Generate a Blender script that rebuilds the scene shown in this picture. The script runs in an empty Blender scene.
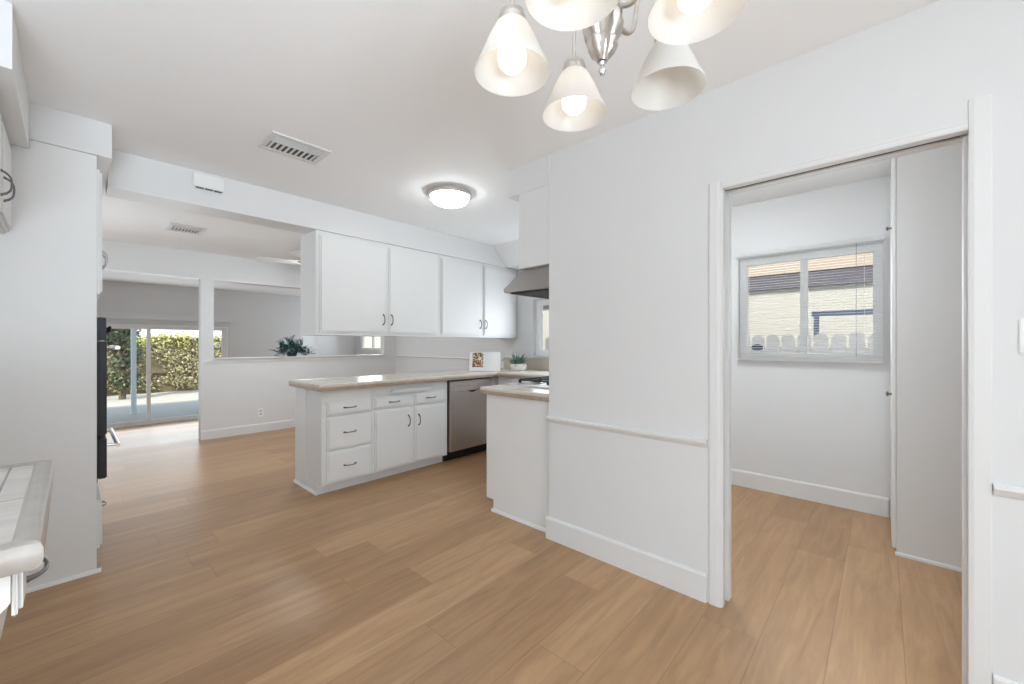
import bpy, bmesh, math, random
from mathutils import Vector, Matrix
S = bpy.context.scene
COL = S.collection
PI = math.pi

# ------------------------------------------------------------------ camera
cam_d = bpy.data.cameras.new('camera')
cam = bpy.data.objects.new('camera', cam_d)
COL.objects.link(cam)
cam.location = (0, 0, 1.235)
cam.rotation_euler = (PI/2, 0, math.radians(42.5) - PI/2)
cam_d.sensor_width = 36
cam_d.lens = 405/1024*36
cam_d.shift_y = 2/1024
cam_d.clip_start = 0.02
S.camera = cam

# ------------------------------------------------------------------ world, sun, daylight and added fill, exposure
S.view_settings.view_transform = 'Standard'
S.view_settings.look = 'None'
S.view_settings.gamma = 1
S.view_settings.use_curve_mapping = False
S.view_settings.exposure = 0.0
S.cycles.max_bounces = 14
S.cycles.diffuse_bounces = 8
S.cycles.glossy_bounces = 4
S.cycles.transparent_max_bounces = 16
S.cycles.sample_clamp_indirect = 6
K = dict(rear=0.48, rearup=2.45, side=0.02, sideup=0.02, fam=0.44, slider=1.1, living=1.3, kitchen=0.80, laundry=0.2, laundryfill=6.6, bulb=0.085, flush=2.3, fan=2.7, world=1.2)
W = bpy.data.worlds.new('sky')
S.world = W
W.use_nodes = True
W.node_tree.nodes['Background'].inputs['Color'].default_value = (0.84, 0.93, 1.0, 1)
W.node_tree.nodes['Background'].inputs['Strength'].default_value = 2.2*K['world']

sun_d = bpy.data.lights.new('sun', 'SUN')
sun_d.energy = 5.0*K['world']
sun_d.angle = math.radians(0.6)
sun_d.color = (1.0, 0.95, 0.86)
sun = bpy.data.objects.new('sun', sun_d)
COL.objects.link(sun)
sun.rotation_euler = Vector((0.62, 0.36, -0.70)).to_track_quat('-Z', 'Y').to_euler()

def daylight(name, loc, direction, sx, sy, power, color=(0.815, 0.905, 0.985), spread=180):  # area lamp standing for daylight; also used for the added fills
    d = bpy.data.lights.new(name, 'AREA')
    d.shape = 'RECTANGLE'; d.size = sx; d.size_y = sy
    d.energy = power; d.color = color; d.spread = math.radians(spread)
    o = bpy.data.objects.new(name, d); COL.objects.link(o)
    o.location = loc
    o.rotation_euler = Vector(direction).to_track_quat('-Z', 'Y').to_euler()
    return o
# added fill lamps behind the camera: level ones, and ones aimed at the ceiling
daylight('rear_fill', (-1.0, -2.52, 1.35), (0, 1, 0.05), 2.8, 1.6, 50*K['rear'])
daylight('rear_ceiling_fill', (-1.2, -2.40, 0.55), (0.0, 0.85, 1.0), 2.4, 0.9, 50*K['rearup'], (0.78, 0.895, 1.0), 100)
daylight('side_fill', (-2.82, -0.9, 1.35), (1, 0, 0), 2.2, 1.6, 50*K['side'])
daylight('side_ceiling_fill', (-2.72, -0.9, 0.65), (0.85, 0.35, 1.0), 2.2, 0.9, 50*K['sideup'], (0.78, 0.895, 1.0), 100)
# added family room fill; lamps for daylight at living room, kitchen and laundry windows
daylight('family_fill', (-0.62, 5.2, 1.5), (1, 0, 0.2), 1.5, 1.0, 30*K['fam'])
daylight('slider_daylight', (1.0, 10.7, 0.6), (0, -1, 0.15), 2.6, 1.9, 30*K['slider'])
daylight('living_window_daylight', (5.3, 9.7, 1.5), (-1, -0.3, 0), 1.0, 0.9, 20*K['living'])
daylight('kitchen_window_daylight', (3.90, 2.70, 1.43), (-1, 0, 0), 1.0, 0.65, 15*K['kitchen'])
daylight('laundry_window_daylight', (3.84, 0.465, 1.53), (-1, 0, 0), 0.9, 0.8, 15*K['laundry'])

# ------------------------------------------------------------------ materials
def nodes(m):
    m.use_nodes = True
    return m.node_tree.nodes, m.node_tree.links
def mat(name, color, rough=0.5, metal=0.0, emit=None, estr=0.0, noise=0.0, nscale=8.0, bump=0.0, bscale=60.0, coat=0.0):
    m = bpy.data.materials.new(name)
    N, L = nodes(m)
    b = N['Principled BSDF']
    b.inputs['Base Color'].default_value = (*color, 1)
    b.inputs['Roughness'].default_value = rough
    b.inputs['Metallic'].default_value = metal
    if coat: b.inputs['Coat Weight'].default_value = coat
    if emit:
        b.inputs['Emission Color'].default_value = (*emit, 1)
        b.inputs['Emission Strength'].default_value = estr
    tc = None
    if noise or bump:
        tc = N.new('ShaderNodeTexCoord')
    if noise:
        nt = N.new('ShaderNodeTexNoise'); nt.inputs['Scale'].default_value = nscale; nt.inputs['Detail'].default_value = 4
        L.new(tc.outputs['Object'], nt.inputs['Vector'])
        mx = N.new('ShaderNodeMix'); mx.data_type = 'RGBA'
        mx.inputs[6].default_value = (*[max(0, c*(1-noise)) for c in color], 1)
        mx.inputs[7].default_value = (*[min(1, c*(1+noise)) for c in color], 1)
        L.new(nt.outputs['Fac'], mx.inputs[0]); L.new(mx.outputs[2], b.inputs['Base Color'])
    if bump:
        nb = N.new('ShaderNodeTexNoise'); nb.inputs['Scale'].default_value = bscale
        L.new(tc.outputs['Object'], nb.inputs['Vector'])
        bp = N.new('ShaderNodeBump'); bp.inputs['Strength'].default_value = bump; bp.inputs['Distance'].default_value = 0.01
        L.new(nb.outputs['Fac'], bp.inputs['Height']); L.new(bp.outputs['Normal'], b.inputs['Normal'])
    return m

def math_node(N, L, op, a, b=None, c=None):
    n = N.new('ShaderNodeMath'); n.operation = op
    for i, v in enumerate((a, b, c)):
        if v is None: continue
        if isinstance(v, (int, float)): n.inputs[i].default_value = v
        else: L.new(v, n.inputs[i])
    return n.outputs[0]

def floor_material():
    m = bpy.data.materials.new('oak_planks')
    N, L = nodes(m); b = N['Principled BSDF']
    g = N.new('ShaderNodeNewGeometry'); sp = N.new('ShaderNodeSeparateXYZ'); L.new(g.outputs['Position'], sp.inputs[0])
    M = lambda op, a, b_=None, c=None: math_node(N, L, op, a, b_, c)
    yy = M('DIVIDE', M('ADD', sp.outputs['Y'], 10*0.222 - 0.16), 0.222)
    row = M('FLOOR', yy); fy = M('SUBTRACT', yy, row)
    wn = N.new('ShaderNodeTexWhiteNoise'); wn.noise_dimensions = '1D'; L.new(row, wn.inputs['W'])
    xx = M('DIVIDE', M('ADD', M('ADD', sp.outputs['X'], 20.0), M('MULTIPLY', wn.outputs['Value'], 1.5)), 1.5)
    colm = M('FLOOR', xx); fx = M('SUBTRACT', xx, colm)
    cv = N.new('ShaderNodeCombineXYZ'); L.new(row, cv.inputs[0]); L.new(colm, cv.inputs[1])
    w2 = N.new('ShaderNodeTexWhiteNoise'); w2.noise_dimensions = '2D'; L.new(cv.outputs[0], w2.inputs['Vector'])
    # plank tone
    r = N.new('ShaderNodeValToRGB'); L.new(w2.outputs['Value'], r.inputs[0])
    e = r.color_ramp.elements
    e[0].position = 0; e[0].color = (0.388, 0.227, 0.115, 1)
    e[1].position = 1; e[1].color = (0.503, 0.310, 0.166, 1)
    k = e.new(0.5); k.color = (0.448, 0.270, 0.139, 1)
    # grain, shifted per plank
    gv = N.new('ShaderNodeCombineXYZ')
    L.new(M('ADD', M('MULTIPLY', sp.outputs['X'], 1.6), M('MULTIPLY', w2.outputs['Value'], 37.0)), gv.inputs[0])
    L.new(M('MULTIPLY', sp.outputs['Y'], 15.0), gv.inputs[1])
    n1 = N.new('ShaderNodeTexNoise'); n1.inputs['Scale'].default_value = 1.3; n1.inputs['Detail'].default_value = 6; n1.inputs['Roughness'].default_value = 0.6; n1.inputs['Distortion'].default_value = 0.9
    L.new(gv.outputs[0], n1.inputs['Vector'])
    r1 = N.new('ShaderNodeValToRGB'); L.new(n1.outputs['Fac'], r1.inputs[0])
    r1.color_ramp.elements[0].position = 0.25; r1.color_ramp.elements[0].color = (0.70, 0.67, 0.63, 1)
    r1.color_ramp.elements[1].position = 0.68; r1.color_ramp.elements[1].color = (1.05, 1.05, 1.05, 1)
    mx = N.new('ShaderNodeMix'); mx.data_type = 'RGBA'; mx.blend_type = 'MULTIPLY'; mx.inputs[0].default_value = 1
    L.new(r.outputs[0], mx.inputs[6]); L.new(r1.outputs[0], mx.inputs[7])
    # seams
    dy = M('MULTIPLY', M('MINIMUM', fy, M('SUBTRACT', 1.0, fy)), 0.222)
    dx = M('MULTIPLY', M('MINIMUM', fx, M('SUBTRACT', 1.0, fx)), 1.5)
    seam = M('LESS_THAN', M('MINIMUM', dx, dy), 0.0013)
    m2 = N.new('ShaderNodeMix'); m2.data_type = 'RGBA'
    L.new(M('MULTIPLY', seam, 0.55), m2.inputs[0]); L.new(mx.outputs[2], m2.inputs[6]); m2.inputs[7].default_value = (0.15, 0.09, 0.05, 1)
    L.new(m2.outputs[2], b.inputs['Base Color'])
    b.inputs['Roughness'].default_value = 0.36
    rr = M('ADD', 0.28, M('MULTIPLY', n1.outputs['Fac'], 0.15)); L.new(rr, b.inputs['Roughness'])
    bp = N.new('ShaderNodeBump'); bp.inputs['Strength'].default_value = 0.07; bp.inputs['Distance'].default_value = 0.002
    L.new(M('SUBTRACT', n1.outputs['Fac'], M('MULTIPLY', seam, 1.0)), bp.inputs['Height']); L.new(bp.outputs['Normal'], b.inputs['Normal'])
    return m

def tile_material(name, c1, c2, grout, size, rough=0.3, axes='XY', offset=(0, 0), vein=True, scale=(7, 7)):
    m = bpy.data.materials.new(name)
    N, L = nodes(m); b = N['Principled BSDF']
    M = lambda op, a, b_=None, c=None: math_node(N, L, op, a, b_, c)
    g = N.new('ShaderNodeNewGeometry'); sp = N.new('ShaderNodeSeparateXYZ'); L.new(g.outputs['Position'], sp.inputs[0])
    u = M('DIVIDE', M('ADD', sp.outputs[axes[0]], 30*size + offset[0]), size); v = M('DIVIDE', M('ADD', sp.outputs[axes[1]], 30*size + offset[1]), size)
    fu = M('FRACT', u); fv = M('FRACT', v)
    du = M('MINIMUM', fu, M('SUBTRACT', 1.0, fu)); dv = M('MINIMUM', fv, M('SUBTRACT', 1.0, fv))
    s = M('LESS_THAN', M('MULTIPLY', M('MINIMUM', du, dv), size), 0.0022)
    cv = N.new('ShaderNodeCombineXYZ'); L.new(M('FLOOR', u), cv.inputs[0]); L.new(M('FLOOR', v), cv.inputs[1])
    wn = N.new('ShaderNodeTexWhiteNoise'); wn.noise_dimensions = '2D'; L.new(cv.outputs[0], wn.inputs['Vector'])
    mp = N.new('ShaderNodeMapping'); mp.inputs['Scale'].default_value = (scale[0], scale[1], 10); L.new(g.outputs['Position'], mp.inputs['Vector'])
    nt = N.new('ShaderNodeTexNoise'); nt.inputs['Scale'].default_value = 1.0; nt.inputs['Detail'].default_value = 6; nt.inputs['Distortion'].default_value = 0.6
    L.new(mp.outputs[0], nt.inputs['Vector'])
    mx = N.new('ShaderNodeMix'); mx.data_type = 'RGBA'
    mx.inputs[6].default_value = (*c1, 1); mx.inputs[7].default_value = (*c2, 1)
    L.new(M('ADD', M('MULTIPLY', nt.outputs['Fac'], 0.9), M('MULTIPLY', M('SUBTRACT', wn.outputs['Value'], 0.5), 0.25)), mx.inputs[0])
    m2 = N.new('ShaderNodeMix'); m2.data_type = 'RGBA'
    L.new(s, m2.inputs[0]); L.new(mx.outputs[2], m2.inputs[6]); m2.inputs[7].default_value = (*grout, 1)
    L.new(m2.outputs[2], b.inputs['Base Color']); b.inputs['Roughness'].default_value = rough
    return m

def leaf_material(name, stops, rough=0.5, zramp=None):
    m = bpy.data.materials.new(name)
    N, L = nodes(m); b = N['Principled BSDF']
    g = N.new('ShaderNodeNewGeometry')
    r = N.new('ShaderNodeValToRGB'); L.new(g.outputs['Random Per Island'], r.inputs[0])
    e = r.color_ramp.elements
    e[0].position = 0; e[0].color = (*stops[0], 1); e[1].position = 1; e[1].color = (*stops[-1], 1)
    for i, c in enumerate(stops[1:-1]):
        k = e.new((i+1)/(len(stops)-1)); k.color = (*c, 1)
    L.new(r.outputs[0], b.inputs['Base Color']); b.inputs['Roughness'].default_value = rough
    return m

def glass_material():
    m = bpy.data.materials.new('window_glass')
    N, L = nodes(m); N.remove(N['Principled BSDF'])
    t = N.new('ShaderNodeBsdfTransparent'); t.inputs[0].default_value = (0.97, 0.985, 0.98, 1)
    gl = N.new('ShaderNodeBsdfGlossy'); gl.inputs['Roughness'].default_value = 0.01
    lw = N.new('ShaderNodeLayerWeight'); fac = math_node(N, L, 'ADD', 0.03, math_node(N, L, 'MULTIPLY', 0.6, math_node(N, L, 'POWER', lw.outputs['Facing'], 5.0)))
    mx = N.new('ShaderNodeMixShader'); L.new(fac, mx.inputs[0]); L.new(t.outputs[0], mx.inputs[1]); L.new(gl.outputs[0], mx.inputs[2])
    L.new(mx.outputs[0], N['Material Output'].inputs[0])
    return m

def shade_material():
    m = bpy.data.materials.new('frosted_shade_glass')
    N, L = nodes(m); b = N['Principled BSDF']
    b.inputs['Base Color'].default_value = (0.84, 0.83, 0.815, 1); b.inputs['Roughness'].default_value = 0.35
    t = N.new('ShaderNodeBsdfTranslucent'); t.inputs[0].default_value = (0.88, 0.855, 0.815, 1)
    mx = N.new('ShaderNodeMixShader'); mx.inputs[0].default_value = 0.55
    L.new(b.outputs[0], mx.inputs[1]); L.new(t.outputs[0], mx.inputs[2]); L.new(mx.outputs[0], N['Material Output'].inputs[0])
    return m

WALL = mat('wall_paint', (0.715, 0.72, 0.725), 0.55, bump=0.03, bscale=90)
CEIL = mat('ceiling_paint', (0.895, 0.90, 0.905), 0.8, bump=0.05, bscale=70)
TRIM = mat('trim_gloss', (0.74, 0.74, 0.74), 0.35)
CAB = mat('cabinet_paint', (0.775, 0.775, 0.77), 0.42)
OAK = floor_material()
CTR = tile_material('counter_tile', (0.70, 0.65, 0.59), (0.60, 0.54, 0.47), (0.42, 0.38, 0.33), 0.155, 0.22, offset=(0.03, 0.05), scale=(9, 9))
DESK = tile_material('desk_tile', (0.68, 0.65, 0.61), (0.44, 0.40, 0.37), (0.24, 0.21, 0.19), 0.32, 0.22, offset=(0.105, -0.06), scale=(4, 34))
EDGE = mat('counter_edge_tile', (0.40, 0.30, 0.22), 0.35, noise=0.28, nscale=28)
NOSE = mat('counter_nosing_tile', (0.62, 0.56, 0.49), 0.25, noise=0.15, nscale=22)
DESK_EDGE = mat('desk_edge_tile', (0.38, 0.35, 0.32), 0.3, noise=0.25, nscale=26)
SPLASH = tile_material('splash_tile', (0.56, 0.51, 0.43), (0.46, 0.41, 0.33), (0.50, 0.46, 0.40), 0.155, 0.3, axes='YZ', offset=(0.02, 0.02))
STEEL = mat('stainless', (0.64, 0.59, 0.565), 0.40, 1.0, noise=0.06, nscale=3)
STEEL_D = mat('hood_steel', (0.40, 0.375, 0.355), 0.38, 1.0)
DARK = mat('dark_filter', (0.05, 0.045, 0.04), 0.9)
BLACK = mat('black_enamel', (0.010, 0.010, 0.013), 0.5)
BLACKG = mat('black_oven_glass', (0.02, 0.02, 0.028), 0.06)
IRON = mat('cast_iron', (0.02, 0.02, 0.022), 0.55)
PEWTER = mat('pewter', (0.20, 0.195, 0.19), 0.32, 0.9)
NICKEL = mat('brushed_nickel', (0.56, 0.52, 0.48), 0.3, 1.0)
CHROME = mat('chrome', (0.75, 0.75, 0.76), 0.12, 1.0)
WPLAST = mat('white_plastic', (0.83, 0.83, 0.82), 0.4)
VENTD = mat('vent_dark', (0.13, 0.125, 0.12), 0.8)
VENTW = mat('vent_white', (0.72, 0.71, 0.70), 0.5)
GLASS = glass_material()
SHADE = shade_material()
BULB = mat('lit_bulb', (1, 1, 1), 0.4, emit=(1.0, 0.93, 0.83), estr=26*K['bulb'])
DIFF = mat('lit_diffuser', (0.95, 0.94, 0.92), 0.3, emit=(0.92, 0.97, 1.0), estr=10*K['flush'])
VINYL = mat('white_vinyl', (0.88, 0.885, 0.89), 0.35)
BLIND = mat('blind_slat', (0.86, 0.86, 0.86), 0.45)
_N, _L = nodes(BLIND); _t = _N.new('ShaderNodeBsdfTranslucent'); _t.inputs[0].default_value = (0.9, 0.9, 0.9, 1)
_m = _N.new('ShaderNodeMixShader'); _m.inputs[0].default_value = 0.55
_L.new(_N['Principled BSDF'].outputs[0], _m.inputs[1]); _L.new(_t.outputs[0], _m.inputs[2]); _L.new(_m.outputs[0], _N['Material Output'].inputs[0])
CERAM = mat('white_ceramic', (0.80, 0.78, 0.76), 0.4)
PAPER = mat('page_paper', (0.84, 0.83, 0.82), 0.6)
SOIL = mat('soil', (0.05, 0.035, 0.025), 0.9)
TEAL = leaf_material('teal_leaves', [(0.012, 0.05, 0.055), (0.03, 0.115, 0.115), (0.10, 0.22, 0.21), (0.33, 0.44, 0.43)])
SUCC = leaf_material('succulent_leaves', [(0.035, 0.10, 0.075), (0.09, 0.19, 0.15), (0.24, 0.33, 0.26)])
HEDGE = leaf_material('hedge_leaves', [(0.14, 0.12, 0.06), (0.32, 0.27, 0.15), (0.42, 0.37, 0.18), (0.52, 0.44, 0.28), (0.36, 0.38, 0.12)])
HEDGET = leaf_material('hedge_new_growth', [(0.38, 0.43, 0.08), (0.50, 0.54, 0.12), (0.44, 0.45, 0.15)])
TREEL = leaf_material('tree_leaves', [(0.015, 0.03, 0.013), (0.035, 0.06, 0.025), (0.07, 0.10, 0.04), (0.11, 0.12, 0.05)])
REDL = leaf_material('red_leaves', [(0.35, 0.06, 0.03), (0.5, 0.16, 0.08)])
BARK = mat('bark', (0.12, 0.085, 0.06), 0.9, noise=0.3, nscale=20)
CORE = mat('hedge_core', (0.15, 0.125, 0.07), 0.95, noise=0.4, nscale=4)
CONC = mat('patio_concrete', (0.24, 0.25, 0.27), 0.8, noise=0.12, nscale=2)
SAND = mat('sunlit_ground', (0.36, 0.34, 0.31), 0.9, noise=0.12, nscale=3)
POSTM = mat('post_paint', (0.62, 0.68, 0.72), 0.5)
STUCCO = mat('neighbour_stucco', (0.43, 0.405, 0.365), 0.9, bump=0.2, bscale=30)
FASCIA = mat('neighbour_fascia', (0.085, 0.075, 0.09), 0.7)
ROOFM = mat('neighbour_roof', (0.24, 0.18, 0.135), 0.9, noise=0.2, nscale=12)
FENCE = mat('fence_paint', (0.84, 0.79, 0.78), 0.7)
GATEB = mat('blue_steel', (0.17, 0.20, 0.34), 0.5)
NAVY = mat('navy_vinyl', (0.02, 0.03, 0.10), 0.4)
RUBBER = mat('black_rubber', (0.015, 0.015, 0.015), 0.6)

def food_photo():
    m = bpy.data.materials.new('printed_food_photo')
    N, L = nodes(m); b = N['Principled BSDF']
    tc = N.new('ShaderNodeTexCoord'); v = N.new('ShaderNodeTexVoronoi'); v.inputs['Scale'].default_value = 75
    L.new(tc.outputs['Object'], v.inputs['Vector'])
    sp = N.new('ShaderNodeSeparateColor'); L.new(v.outputs['Color'], sp.inputs[0])
    r = N.new('ShaderNodeValToRGB'); r.color_ramp.interpolation = 'CONSTANT'
    cols = [(0.05, 0.04, 0.03), (0.42, 0.13, 0.05), (0.55, 0.33, 0.18), (0.06, 0.09, 0.03), (0.75, 0.66, 0.55), (0.30, 0.08, 0.04)]
    e = r.color_ramp.elements
    e[0].position = 0; e[0].color = (*cols[0], 1); e[1].position = 0.85; e[1].color = (*cols[5], 1)
    for i in range(1, 5):
        k = e.new(i/6); k.color = (*cols[i], 1)
    L.new(sp.outputs[0], r.inputs[0]); L.new(r.outputs[0], b.inputs['Base Color']); b.inputs['Roughness'].default_value = 0.4
    return m
FOOD = food_photo()

# ------------------------------------------------------------------ mesh helpers
def BM(): return bmesh.new()
def box(bm, x0, x1, y0, y1, z0, z1, bev=0.0, seg=2):
    if x0 > x1: x0, x1 = x1, x0
    if y0 > y1: y0, y1 = y1, y0
    if z0 > z1: z0, z1 = z1, z0
    r = bmesh.ops.create_cube(bm, size=1)
    vs = r['verts']
    for v in vs:
        v.co = Vector(((x0+x1)/2 + v.co.x*(x1-x0), (y0+y1)/2 + v.co.y*(y1-y0), (z0+z1)/2 + v.co.z*(z1-z0)))
    if bev:
        es = list({e for v in vs for e in v.link_edges})
        bmesh.ops.bevel(bm, geom=es, offset=bev, segments=seg, affect='EDGES', clamp_overlap=True)
    return bm
def prism(bm, pts, axis, a0, a1):
    """extrude a closed 2D outline along an axis; pts are (u,v) in the two other axes in xyz order"""
    def mk(u, v, a):
        return {'x': (a, u, v), 'y': (u, a, v), 'z': (u, v, a)}[axis]
    A = [bm.verts.new(mk(u, v, a0)) for u, v in pts]
    B = [bm.verts.new(mk(u, v, a1)) for u, v in pts]
    n = len(pts)
    bm.faces.new(A); bm.faces.new(B[::-1])
    for i in range(n):
        bm.faces.new((A[i], B[i], B[(i+1) % n], A[(i+1) % n]))
    return bm
def tube(bm, pts, rad, seg=10, cap=True):
    pts = [Vector(p) for p in pts]
    n = len(pts)
    if not isinstance(rad, (list, tuple)): rad = [rad]*n
    tang = []
    for i in range(n):
        t = pts[min(i+1, n-1)] - pts[max(i-1, 0)]
        tang.append(t.normalized())
    up = Vector((0, 0, 1)) if abs(tang[0].z) < 0.9 else Vector((1, 0, 0))
    nrm = tang[0].cross(up).normalized()
    rings = []
    for i in range(n):
        if i:
            q = tang[i-1].rotation_difference(tang[i]); nrm = q @ nrm
        bi = tang[i].cross(nrm).normalized()
        rings.append([bm.verts.new(pts[i] + rad[i]*(math.cos(2*PI*k/seg)*nrm + math.sin(2*PI*k/seg)*bi)) for k in range(seg)])
    for i in range(n-1):
        for k in range(seg):
            bm.faces.new((rings[i][k], rings[i][(k+1) % seg], rings[i+1][(k+1) % seg], rings[i+1][k]))
    if cap:
        bm.faces.new(rings[0][::-1]); bm.faces.new(rings[-1])
    return bm
def lathe(bm, prof, cx, cy, seg=32, flute=None):
    rings = []
    for j, (r, z) in enumerate(prof):
        if r < 1e-5:
            rings.append([bm.verts.new((cx, cy, z))])
        else:
            ring = []
            for k in range(seg):
                a = 2*PI*k/seg
                rr = r*(1 + (flute[0]*math.cos(flute[1]*a) if flute and flute[2] <= z <= flute[3] else 0))
                ring.append(bm.verts.new((cx+rr*math.cos(a), cy+rr*math.sin(a), z)))
            rings.append(ring)
    for j in range(len(rings)-1):
        A, B = rings[j], rings[j+1]
        if len(A) == 1 and len(B) == 1: continue
        for k in range(seg):
            k2 = (k+1) % seg
            if len(A) == 1: bm.faces.new((A[0], B[k2], B[k]))
            elif len(B) == 1: bm.faces.new((A[k], A[k2], B[0]))
            else: bm.faces.new((A[k], A[k2], B[k2], B[k]))
    return bm
def wloc(o):
    l = Vector(o.location)
    while o.parent:
        o = o.parent; l += Vector(o.location)
    return l
def obj(name, bm, m, parent=None, smooth=True, angle=35, label=None, origin=None):
    bmesh.ops.remove_doubles(bm, verts=bm.verts, dist=1e-6)
    bmesh.ops.recalc_face_normals(bm, faces=bm.faces)
    me = bpy.data.meshes.new(name)
    base = Vector((0, 0, 0))
    if parent is not None: base = wloc(parent)
    elif origin is not None: base = Vector(origin)
    if base.length: bmesh.ops.translate(bm, verts=bm.verts, vec=-base)
    bm.to_mesh(me); bm.free()
    if smooth:
        me.polygons.foreach_set('use_smooth', [True]*len(me.polygons))
        me.set_sharp_from_angle(angle=math.radians(angle))
    me.materials.append(m)
    o = bpy.data.objects.new(name, me); COL.objects.link(o)
    if parent is not None: o.parent = parent
    elif origin is not None: o.location = base
    if label: o['label'] = label
    return o
def tag(o, label, cat, group=None, kind=None):
    o['label'] = label; o['category'] = cat
    if group: o['group'] = group
    if kind: o['kind'] = kind
    return o
def thing(name, loc, label, cat, group=None):
    o = bpy.data.objects.new(name, None); COL.objects.link(o); o.location = loc
    o.empty_display_size = 0.1
    return tag(o, label, cat, group)
def struct(name, bm, m, parent=None, label=None, smooth=False):
    o = obj(name, bm, m, parent, smooth=smooth)
    if parent is None:
        o['kind'] = 'structure'
        o['label'] = label or name.replace('_', ' '); o['category'] = name.split('_')[0]
    return o
def sbox(name, *a, m=WALL, parent=None, label=None, bev=0.0):
    return struct(name, box(BM(), *a, bev), m, parent, label)
def wall_y(bm, y0, y1, x0, x1, z0, z1, holes):
    """wall slab with its faces at y0,y1; holes = (xa,xb,za,zb)"""
    xs = sorted({x0, x1, *[h[0] for h in holes], *[h[1] for h in holes]}); zs = sorted({z0, z1, *[h[2] for h in holes], *[h[3] for h in holes]})
    for i in range(len(xs)-1):
        for j in range(len(zs)-1):
            cx, cz = (xs[i]+xs[i+1])/2, (zs[j]+zs[j+1])/2
            if any(h[0] < cx < h[1] and h[2] < cz < h[3] for h in holes): continue
            box(bm, xs[i], xs[i+1], y0, y1, zs[j], zs[j+1])
    return clean(bm)
def wall_x(bm, x0, x1, y0, y1, z0, z1, holes):
    ys = sorted({y0, y1, *[h[0] for h in holes], *[h[1] for h in holes]}); zs = sorted({z0, z1, *[h[2] for h in holes], *[h[3] for h in holes]})
    for i in range(len(ys)-1):
        for j in range(len(zs)-1):
            cy, cz = (ys[i]+ys[i+1])/2, (zs[j]+zs[j+1])/2
            if any(h[0] < cy < h[1] and h[2] < cz < h[3] for h in holes): continue
            box(bm, x0, x1, ys[i], ys[i+1], zs[j], zs[j+1])
    return clean(bm)
def clean(bm):
    """drop the doubled inner faces between neighbouring wall blocks"""
    bmesh.ops.remove_doubles(bm, verts=bm.verts, dist=1e-5)
    seen = {}
    for f in bm.faces:
        seen.setdefault(tuple(sorted(v.index for v in f.verts)), []).append(f)
    bm.verts.index_update()
    seen = {}
    for f in bm.faces:
        seen.setdefault(frozenset(v.index for v in f.verts), []).append(f)
    bmesh.ops.delete(bm, geom=[f for fs in seen.values() if len(fs) > 1 for f in fs], context='FACES_ONLY')
    return bm
def leaf(bm, p, d, n, ln, w, fold=0.25):
    """a pointed leaf of two folded halves"""
    d = d.normalized(); s = d.cross(n)
    if s.length < 1e-4: s = d.orthogonal()
    s.normalize(); n2 = s.cross(d)
    a = bm.verts.new(p); t = bm.verts.new(p + d*ln - n2*ln*0.12)
    m1 = bm.verts.new(p + d*ln*0.5 + n2*ln*0.04)
    l = bm.verts.new(p + d*ln*0.45 + s*w/2 + n2*w*fold); r = bm.verts.new(p + d*ln*0.45 - s*w/2 + n2*w*fold)
    bm.faces.new((a, m1, l)); bm.faces.new((l, m1, t)); bm.faces.new((a, r, m1)); bm.faces.new((m1, r, t))
def bow_handle(parent, c, axis, out, ln=0.10, proj=0.028, r=0.0042, m=PEWTER, name='handle'):
    """curved bow pull: c = point on the surface, axis along the pull, out = away from the surface"""
    c, A, O = Vector(c), Vector(axis), Vector(out)
    pts, rad = [], []
    for i in range(15):
        t = i/14*2 - 1
        pts.append(c + A*(t*ln/2) + O*(0.001 + proj*(1-abs(t)**3.0)**0.8))
        rad.append(r*(1.0 + 0.55*abs(t)**4))
    bm = BM(); tube(bm, pts, rad, 10)
    for s in (-1, 1):
        tube(bm, [c + A*(s*ln/2) + O*0.0004, c + A*(s*ln/2) + O*0.004], [r*1.9, r*1.6], 12)
    return obj(name, bm, m, parent)
def knob(parent, c, out, r=0.014, m=PEWTER, name='knob'):
    c, O = Vector(c), Vector(out)
    bm = BM(); tube(bm, [c + O*k for k in (0, 0.004, 0.012, 0.016, 0.022, 0.026)], [r*.6, r*.4, r*.4, r, r, r*.55], 16)
    return obj(name, bm, m, parent)
def slab_door(bm, axis, at, thick, a0, a1, z0, z1, lip=0.012):
    """overlay slab with an ogee-like stepped edge. axis 'y': front faces -Y at y=at-thick; 'x': faces +X at x=at+thick; '-x' faces -X; '+y' faces +Y"""
    k = thick*0.55
    for (i0, t0, t1, bv) in ((0, 0, k, 0.003), (lip, k - 0.001, thick, 0.006)):
        b0, b1, c0, c1 = a0+i0, a1-i0, z0+i0, z1-i0
        if axis == 'y': box(bm, b0, b1, at-t1, at-t0, c0, c1, bv)
        elif axis == '+y': box(bm, b0, b1, at+t0, at+t1, c0, c1, bv)
        elif axis == 'x': box(bm, at+t0, at+t1, b0, b1, c0, c1, bv)
        else: box(bm, at-t1, at-t0, b0, b1, c0, c1, bv)
    return bm

# ================================================================== THE SETTING
CZ = 2.44
f = sbox('floor', -2.9, 3.95, -2.6, 6.57, -0.12, 0, m=OAK, label='light oak plank floor of kitchen and dining room')
f = sbox('floor_living', -1.2, 5.37, 6.57, 10.86, -0.50, -0.38, m=OAK, label='light oak plank floor of the sunken living room')
sbox('trim_riser', -1.2, 5.37, 6.545, 6.569, -0.38, -0.121, m=TRIM, label='white riser of the step down to the living room')
sbox('ceiling', -3.02, 5.49, -2.72, 10.98, CZ, CZ+0.12, m=CEIL, label='flat white ceiling')
sbox('ceiling_family', -0.68, 3.95, 3.90, 6.449, 2.411, CZ-0.001, m=CEIL, label='slightly lower ceiling beyond the kitchen beam')
sbox('ceiling_eave', -5.6, -3.02, -5.2, 2.0, 2.50, 2.62, m=TRIM, label='added eave outside the dining windows, keeps the sun out')  # unseen slab added to block sun from the dining windows
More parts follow.
